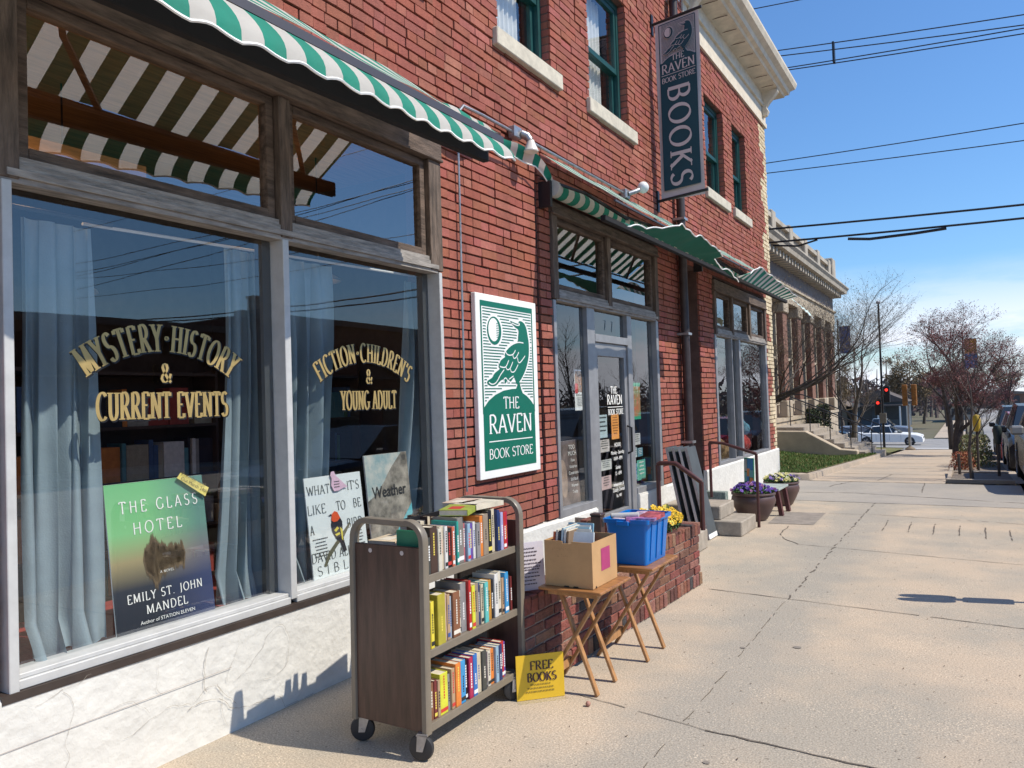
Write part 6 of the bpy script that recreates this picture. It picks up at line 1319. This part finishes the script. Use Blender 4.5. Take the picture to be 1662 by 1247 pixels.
def banner_pole(x,y,label,cols,z_):
    t=pole("lamp_post_banner",label,"banner pole",x,y,z_+1.9,.05,m_bark2)
    q=MB(); h=.75
    for k,c in enumerate(cols): qq=MB(); qq.box(x+.06,x+.62,y,y+.015,z_+h*(len(cols)-1-k),z_+h*(len(cols)-k)-.002); qq.build("banner",C(c,.7),t)
    q.tube([(x,y,z_+h*len(cols)),(x+.66,y,z_+h*len(cols))],.015,5); q.build("arm",m_black,t)
banner_pole(-3.0,45.5,"brown post with two blue banners beyond the museum corner",[(.02,.10,.32),(.03,.12,.35)],3.7)
banner_pole(2.9,45.5,"post with orange and blue banner inside the red tree",[(.45,.20,.02),(.05,.16,.36)],2.6)
m_met=M("meter_dark",(.02,.035,.035),.5); 
def meter(x,y,label,twin,col,hh=1.05):
    t=thing("parking_meter",label,"parking meter",(x,y,zg(y))); z0=zg(y); q=MB(); q.tube([(x,y,z0),(x,y,z0+hh)],.025,8); q.build("post",m_bark2,t)
    for d in ((-.075,.075) if twin else (0,)):
        q=MB(); pr=[(.052,0),(.06,.05),(.07,.16),(.075,.24),(.07,.30),(.05,.345),(.0,.36)]
        q.lathe([(0,0)]+pr,x,y+d,z0+hh+(.04 if twin else 0),12); q.build("meter_head",col,t,smooth=True)
    if twin: q=MB(); q.box(x-.03,x+.03,y-.12,y+.12,z0+hh-.02,z0+hh+.05); q.build("yoke",m_met,t)
    return t
meter(3.62,16.9,"dark parking meter in the gravel bed, nearest one in view",False,m_met,.62)
meter(3.30,19.0,"yellow topped parking meter behind the dark one",False,M("meter_yellow",(.50,.33,.03),.5),.85)
q=MB(); q.tube([(2.98,17.3,zg(17.3)),(2.97,17.3,zg(17.3)+.42)],.03,6); tag(q.build("short_post",m_bark2,None),"short dark stub post at the left edge of the gravel bed","post")
t=thing("parking_meter","twin-headed parking meter at the kerb right of the view, casting the long shadow","parking meter",(3.82,6.87,0))
q=MB(); q.tube([(3.82,6.87,0),(3.82,6.87,.52)],.022,8); q.build("post",m_bark2,t)
q=MB(); q.box(3.79,3.85,6.79,6.95,.48,.85); q.build("coin_box",m_met,t,bevel=.02,seg=2); q=MB(); q.box(3.79,3.85,6.84,6.90,.85,.99); q.build("neck",m_met,t)
for d in (-.06,.06): q=MB(); q.lathe([(0,0),(.045,0),(.058,.06),(.058,.30),(.045,.38),(.02,.42),(0,.43)],3.82,6.87+d,.98,14); q.build("meter_head",m_met,t,smooth=True)
# ================================================================ overhead wires
def wires(name,label,pairs,r):
    t=thing(name,label,"overhead wire",(0,17,6))
    for (xa,za),(xb,zb) in pairs:
        d=(zb-za)/(xb-xa); pts=[]
        for k in range(26):
            x=-14+k*1.32 if False else -9+k*1.4; s=(x-xa)/(xb-xa); z_=za+(zb-za)*s+.0022*(x-2)**2; pts.append((x,17-.02*x,z_))
        q=MB(); q.tube(pts,r,6); q.build("wire",m_black,t)
    return t
t=wires("power_lines","bundle of four thin power wires with a spacer high over the alley",[((-.2,8.99),(4.35,8.43)),((-.2,8.87),(4.34,8.24)),((-.08,8.57),(4.34,8.18)),((-.06,8.52),(4.33,8.08))],.011)
q=MB(); q.box(1.05,1.09,16.9,17.05,8.42,8.84); q.build("spacer",m_black,t)
wires("power_lines","two thin wires crossing mid sky below the bundle",[((-.36,6.59),(4.27,6.43)),((-.36,6.37),(4.25,6.11))],.010)
t=wires("telephone_cables","two thick black cables crossing low over the museum roof",[((-.35,5.15),(4.2,4.93)),((-.36,4.86),(4.2,4.68))],.022)
q=MB(); q.tube([(1.2,16.9,4.72),(1.6,16.9,4.66),(2.4,16.9,4.66),(2.95,16.9,4.68)],.03,6); q.tube([(-.3,17.0,4.80),(.2,17,4.72),(.6,17,4.80)],.02,6); q.build("splice_case",m_black,t)
wires("power_lines","single thin wire crossing the top of the sky",[((-.75,10.04),(.52,9.92))],.010)
# ================================================================ cars
m_tyre=M("tyre",(.02,.02,.02),.8); m_rim=M("alloy_rim",(.35,.35,.37),.3,metal=.8); m_cglass=M("car_glass",(.02,.025,.03),.06,spec=.8)
def car(label,cat,loc,rot,L,W_,H,col,kind,name="parked_car",pitch=0):
    """local X = forward. body lofted from half-sections so sides tuck in and the cabin narrows"""
    t=thing(name,label,cat,loc,rot); t.rotation_euler=(0,pitch,rot); paint=M("car_paint",col,.35 if col[0]>.6 else .25,metal=0 if col[0]>.6 else .2,spec=.5)
    hb=.62*H if kind=='suv' else .66*H
    if kind=='sedan': side=[(-L/2,.30),(-L/2,.30*H+.35),(-L*.47,hb-.02),(-L*.30,hb+.02),(L*.16,hb),(L*.40,hb-.08),(L*.485,hb-.20),(L/2,.45),(L/2-.02,.28)]; cab=[(-L*.36,hb),(-L*.22,H-.05),(-L*.08,H),(L*.03,H-.02),(L*.20,hb)]
    elif kind=='suv': side=[(-L/2,.35),(-L/2,hb),(L*.22,hb+.02),(L*.42,hb-.04),(L*.485,hb-.16),(L/2,.5),(L/2-.03,.32)]; cab=[(-L*.49,hb),(-L*.45,H-.06),(-L*.30,H),(L*.05,H-.03),(L*.24,hb)]
    else: side=[(-L/2,.45),(-L/2,hb),(L*.28,hb),(L*.43,hb-.06),(L/2,hb-.2),(L/2,.45)]; cab=[(-L*.06,hb),(-L*.03,H-.03),(L*.10,H),(L*.16,H-.04),(L*.27,hb)]
    q=MB(); w_=W_/2; secs=[(-w_+.06,.0),(-w_,.0),(w_,.0),(w_-.06,.0)]
    rows=[]
    for yy,sx,sz in ((-w_+.10,.975,.93),(-w_,.99,.985),(-w_+.02,1,1),(w_-.02,1,1),(w_,.99,.985),(w_-.10,.975,.93)): pass
    prof=[(-w_+.02,.985,.985),(-w_,.99,.93)]
    def sec(yy,sx,dz): return [(x*sx,yy,z_-dz if z_>.5 else z_) for x,z_ in side]
    rows=[sec(-w_+.02,.98,.0)]; rows=[sec(-w_,.985,.09),sec(-w_+.07,.995,.02),sec(-w_+.25,1,.0),sec(w_-.25,1,.0),sec(w_-.07,.995,.02),sec(w_,.985,.09)]
    q.grid(rows,close=True); q.face(rows[0]); q.face(rows[-1][::-1]); q.build("body",paint,t,world=False,smooth=True)
    q=MB(); r1=[(x,-w_+.09,z_) for x,z_ in cab]; 
    def cs(s,yb,yt): return [(x,s*(yb+(yt-yb)*((z_-hb)/(H-hb))),z_) for x,z_ in cab]
    A=cs(-1,w_-.10,w_-.28); B_=cs(1,w_-.10,w_-.28); q.grid([A,B_],mf=lambda i,j:0 if (0<j<len(cab)-2) else 1); q.face(A[::-1],1); q.face(B_,1); q.build("greenhouse",[paint,m_cglass],t,world=False)
    q=MB()
    for s in (-1,1):
        for f in (0.0,.5):
            i0=1; xa=cab[1][0]+(cab[-2][0]-cab[1][0])*(.02+f*.98); 
        for xp in (cab[1][0]+.04,(cab[1][0]+cab[-2][0])/2,cab[-2][0]-.02):
            yb=w_-.10; yt=w_-.28; lean_=(xp-(cab[1][0]+cab[-2][0])/2)*.35
            q.bar((xp+lean_,s*(yb+.004),hb),(xp,s*(yt+.004),H-.03),.06,.012,up=(0,1,0))
    q.build("door_pillar",paint,t,world=False)
    for wx in (-L*.30,L*.31):
        for s in (-1,1):
            rr_=.33 if kind!='suv' else .37; q=MB(); q.tube([(wx,s*(w_-.20),rr_),(wx,s*(w_+.012),rr_)],rr_,20); wh=q.build("wheel",m_tyre,t,world=False,smooth=True)
            q=MB(); 
            for k in range(5): a=k*1.2566; q.bar((wx,s*(w_+.02),rr_),(wx+rr_*.62*math.cos(a),s*(w_+.02),rr_+rr_*.62*math.sin(a)),.06,.02,up=(0,1,0))
            q.tube([(wx,s*(w_+.008),rr_),(wx,s*(w_+.016),rr_)],rr_*.66,16,m=1); q.build("rim",[m_rim,C((.05,.05,.055))],wh,world=False)
    q=MB(); 
    for s in (-1,1): q.box(L*.455,L*.487,s*(w_-.28)-.17,s*(w_-.28)+.17,hb-.33,hb-.18)
    q.build("headlight",C((.62,.62,.60),.15),t,world=False,bevel=.02)
    q=MB(); q.box(L*.48,L*.497,-.45,.45,.42,.62); q.build("grille",m_black,t,world=False)
    for s in (-1,1): q=MB(); q.box(cab[-1][0]-.42,cab[-1][0]-.25,min(s*(w_-.02),s*(w_+.17)),max(s*(w_-.02),s*(w_+.17)),hb+.0,hb+.15); q.build("mirror",paint,t,world=False,bevel=.03)
    q=MB(); q.box(-L*.495,-L*.48,-w_+.08,-w_+.3,hb-.25,hb-.1); q.box(-L*.495,-L*.48,w_-.3,w_-.08,hb-.25,hb-.1); q.build("tail_light",C((.4,.02,.02),.2),t,world=False)
    q=MB()
    for s in (-1,1): 
        for xp in (-L*.16,L*.03,L*.19): q.face([(xp,s*(w_+.0015),.4),(xp+.012,s*(w_+.0015),.4),(xp+.012,s*(w_+.0015),hb-.12),(xp,s*(w_+.0015),hb-.12)])
    q.build("door_seam",m_black,t,world=False)
    return t
car("white sedan seen side-on crossing at the junction","car",(-2.15,62,-2.40),0,4.6,1.85,1.42,(.80,.79,.76),'sedan',"moving_car")
car("grey pickup truck behind the white sedan","pickup",(-3.6,68.5,-2.40),0,5.2,1.9,1.75,(.20,.22,.26),'pickup',"pickup_truck")
car("dark car half hidden beyond the stone stair rails","car",(-7.5,66,-2.40),0,4.4,1.8,1.4,(.02,.03,.04),'sedan')
dn=math.radians(-90)
for y,lb,c,kd,H_,L_ in ((15.85,"silver suv parked at the kerb, nearest in the row","silver",'suv',1.60,4.7),(21.6,"black suv parked between the silver and the red car",(.015,.016,.02),'suv',1.62,4.8),(27.3,"red hatchback parked behind the black suv",(.35,.01,.03),'suv',1.52,4.2),(32.6,"dark suv at the far end of the parked row",(.02,.022,.025),'suv',1.85,4.9)):
    car(lb,"car",(4.86 if y<17 else 4.80,y,zg(y)-.15),dn,L_,1.86,H_,(.28,.27,.25) if c=="silver" else c,kd,pitch=math.radians(-2.6 if y>17 else 0) if False else 0)
car("dark sedan parked at the kerb outside the right edge of view","car",(5.9,10.2,-.15),dn,4.7,1.85,1.42,(.02,.025,.035),'sedan')
for i,(x,y,c,lb) in enumerate(((9.5,128,(.25,.26,.28),"tiny grey car far down the street, left of three"),(11.3,124,(.03,.04,.06),"tiny dark car far down the street, middle of three"),(12.6,112,(.25,.02,.02),"tiny red car far down the street, right of three"))): car(lb,"car",(x,y,-2.5),dn,4.5,1.8,1.5,c,'suv')
# ================================================================ distant houses
def house(label,x0,x1,y0,y1,z0,zw,zr,wall,roof,porch=False):
    t=thing("house",label,"house",((x0+x1)/2,(y0+y1)/2,z0)); q=MB(); q.box(x0,x1,y0,y1,z0,zw); q.build("wall",C(wall,.8,.2),t); xm=(x0+x1)/2
    q=MB(); q.prism([(x0-.3,zw-.05),(x1+.3,zw-.05),(xm,zr)],lambda a,b:(a,y0-.3,b),lambda a,b:(a,y1+.3,b)); q.build("roof",C(roof,.8,.3),t)
    n=max(2,int((x1-x0)/2.2))
    for k in range(n):
        a=x0+(x1-x0)*(k+.25)/n; f=MB(); f.box(a,a+(x1-x0)/n*.45,y0-.05,y0,z0+.9,zw-.35); f.build("window",C((.05,.06,.07),.2),t)
    if porch:
        q=MB(); q.box(x0+.3,x1-.3,y0-1.6,y0-.3,zw-.5,zw-.35); q.build("porch_roof",C(roof),t)
        for k in range(3): q=MB(); q.box(x0+.4+(x1-x0-1)*k/2,x0+.55+(x1-x0-1)*k/2,y0-1.5,y0-1.35,z0,zw-.5); q.build("porch_post",m_white,t)
house("grey painted house with low roof beyond the cross street",-8.6,-3.2,96,104,-2.6,.35,1.7,(.09,.11,.13),(.12,.10,.09),True)
house("tan house half hidden by bare trees left of the grey house",-14.2,-9.6,98,106,-2.6,-.1,1.0,(.26,.20,.14),(.16,.12,.09))
house("long tan brick building far down the street",2.6,16,175,185,-3.4,.2,.8,(.22,.13,.09),(.20,.17,.14))
house("pale small house beside the street behind the red trees",.5,3.6,110,118,-2.6,-.6,.6,(.36,.34,.30),(.12,.10,.10))
# low brick shops and a chimney across the street (seen only mirrored in the glass)
def shops(label,x,y0,y1,zt,wall):
    t=thing("low_brick_shop",label,"building",(x,(y0+y1)/2,0)); q=MB(); q.box(x,x+10,y0,y1,-.5,zt); q.build("wall",C(wall,.9,.3),t); q=MB(); q.box(x-.15,x+.3,y0,y1,zt-.02,zt+.2); q.build("parapet",C((.12,.10,.09)),t)
    n=int((y1-y0)/3)
    for k in range(n): a=y0+(y1-y0)*(k+.15)/n; f=MB(); f.box(x-.04,x,a,a+2.0,.5,2.4); f.build("window",C((.03,.035,.04),.15),t)
    q=MB(); q.box(x-1.2,x,y0+.5,y1-.5,2.75,2.85); q.build("canopy",m_black,t); return t
shops("dark low brick shop row across the street, opposite the bookshop windows",19,2,18.2,4.35,(.10,.05,.04))
shops("taller brick shop across the street, to its right",19,18.4,36,5.0,(.12,.06,.045))
shops("long brick building across the street beyond the junction side",19,37,38.5,4.4,(.10,.06,.05))
t=thing("brick_chimney","square pale brick chimney on the roof across the street","chimney",(20.7,20.6,5)); q=MB(); q.box(20.5,20.95,20.4,20.85,5.0,6.0); q.build("stack",C((.32,.24,.18)),t); q=MB(); q.box(20.45,21.0,20.35,20.9,6.0,6.08); q.build("cap",m_lime,t)
tree("bare_tree","bare street tree on the opposite pavement mirrored in the entrance glass","tree",(17.2,33,-.5),7.5,.75,41,.16,4,bark=m_bark2)
tree("bare_tree","second bare street tree on the opposite pavement, farther down","tree",(17.4,42,-1.2),8,.75,42,.16,4,bark=m_bark2)
# far-off wood along the horizon: one mass nobody could count
q=MB(); rw=random.Random(99)
for i in range(9500):
    y=rw.uniform(125,215); x=rw.uniform(-70,-.5) if rw.random()<.6 else rw.uniform(17.5,95); h=rw.uniform(4,7.5); a=rw.uniform(-.25,.25); z0=-3.2
    z1=z0+h*rw.random()**.7; u=Vector((rw.uniform(-1,1),rw.uniform(-.6,.6),rw.uniform(-.3,1))).normalized()*rw.uniform(.6,1.8); p=Vector((x,y,z1)); w_=Vector((u.z,0,-u.x)).normalized()*rw.uniform(.05,.28)
    q.face([tuple(p-w_),tuple(p+w_),tuple(p+u+w_*.3),tuple(p+u-w_*.3)],0 if rw.random()<.6 else 1)
for i in range(260):
    y=rw.uniform(125,215); x=rw.uniform(-70,-.5) if rw.random()<.6 else rw.uniform(17.5,95); q.tube([(x,y,-3.2),(x+rw.uniform(-.5,.5),y,rw.uniform(2.5,6))],[.25,.06],4,0,caps=False)
tag(q.build("distant_wood",[M("wood_twigs",(.15,.12,.11),.95,var=.4,vs=.4),M("wood_twigs_red",(.17,.10,.09),.95,var=.4,vs=.4)],None),"brown leafless wood along the horizon","wood",kind='stuff')
# repeats carry a group name
GR={"book":"used books on the library cart","picture_book":"picture books in the cardboard box","magazine":"magazines in the blue bin","curtain":"blue grey curtains in the near window","book_poster":"book posters in the shop windows","notice":"notices stuck inside the entrance glass","leaning_board":"boards leaning by the side door","plant_pot":"glazed flower pots by the wall","parked_car":"cars parked along the kerb","traffic_signal":"traffic signals at the corner","bookcase":"bookcases inside the shop","pendant_lamp":"pendant lamps inside the shop","striped_awning":"striped awnings along the facade","house":"houses beyond the cross street","shrub":"shrubs by the pavement","parking_meter":"parking meters at the kerb","handrail":"steel handrails along the facade","power_lines":"overhead wires across the alley","soft_toy":"toys in the far shop window","distant_tree":"bare trees beyond the cross street","bare_tree":"bare trees along the street","wall_lamp":"lamps on the brick wall","low_brick_shop":"brick shops across the street","gold_window_lettering":"gold lettering on the near window"}
for o in bpy.data.objects:
    k=o.name.split('.')[0]
    if o.parent is None and o.get('category') and k in GR: o['group']=GR[k]
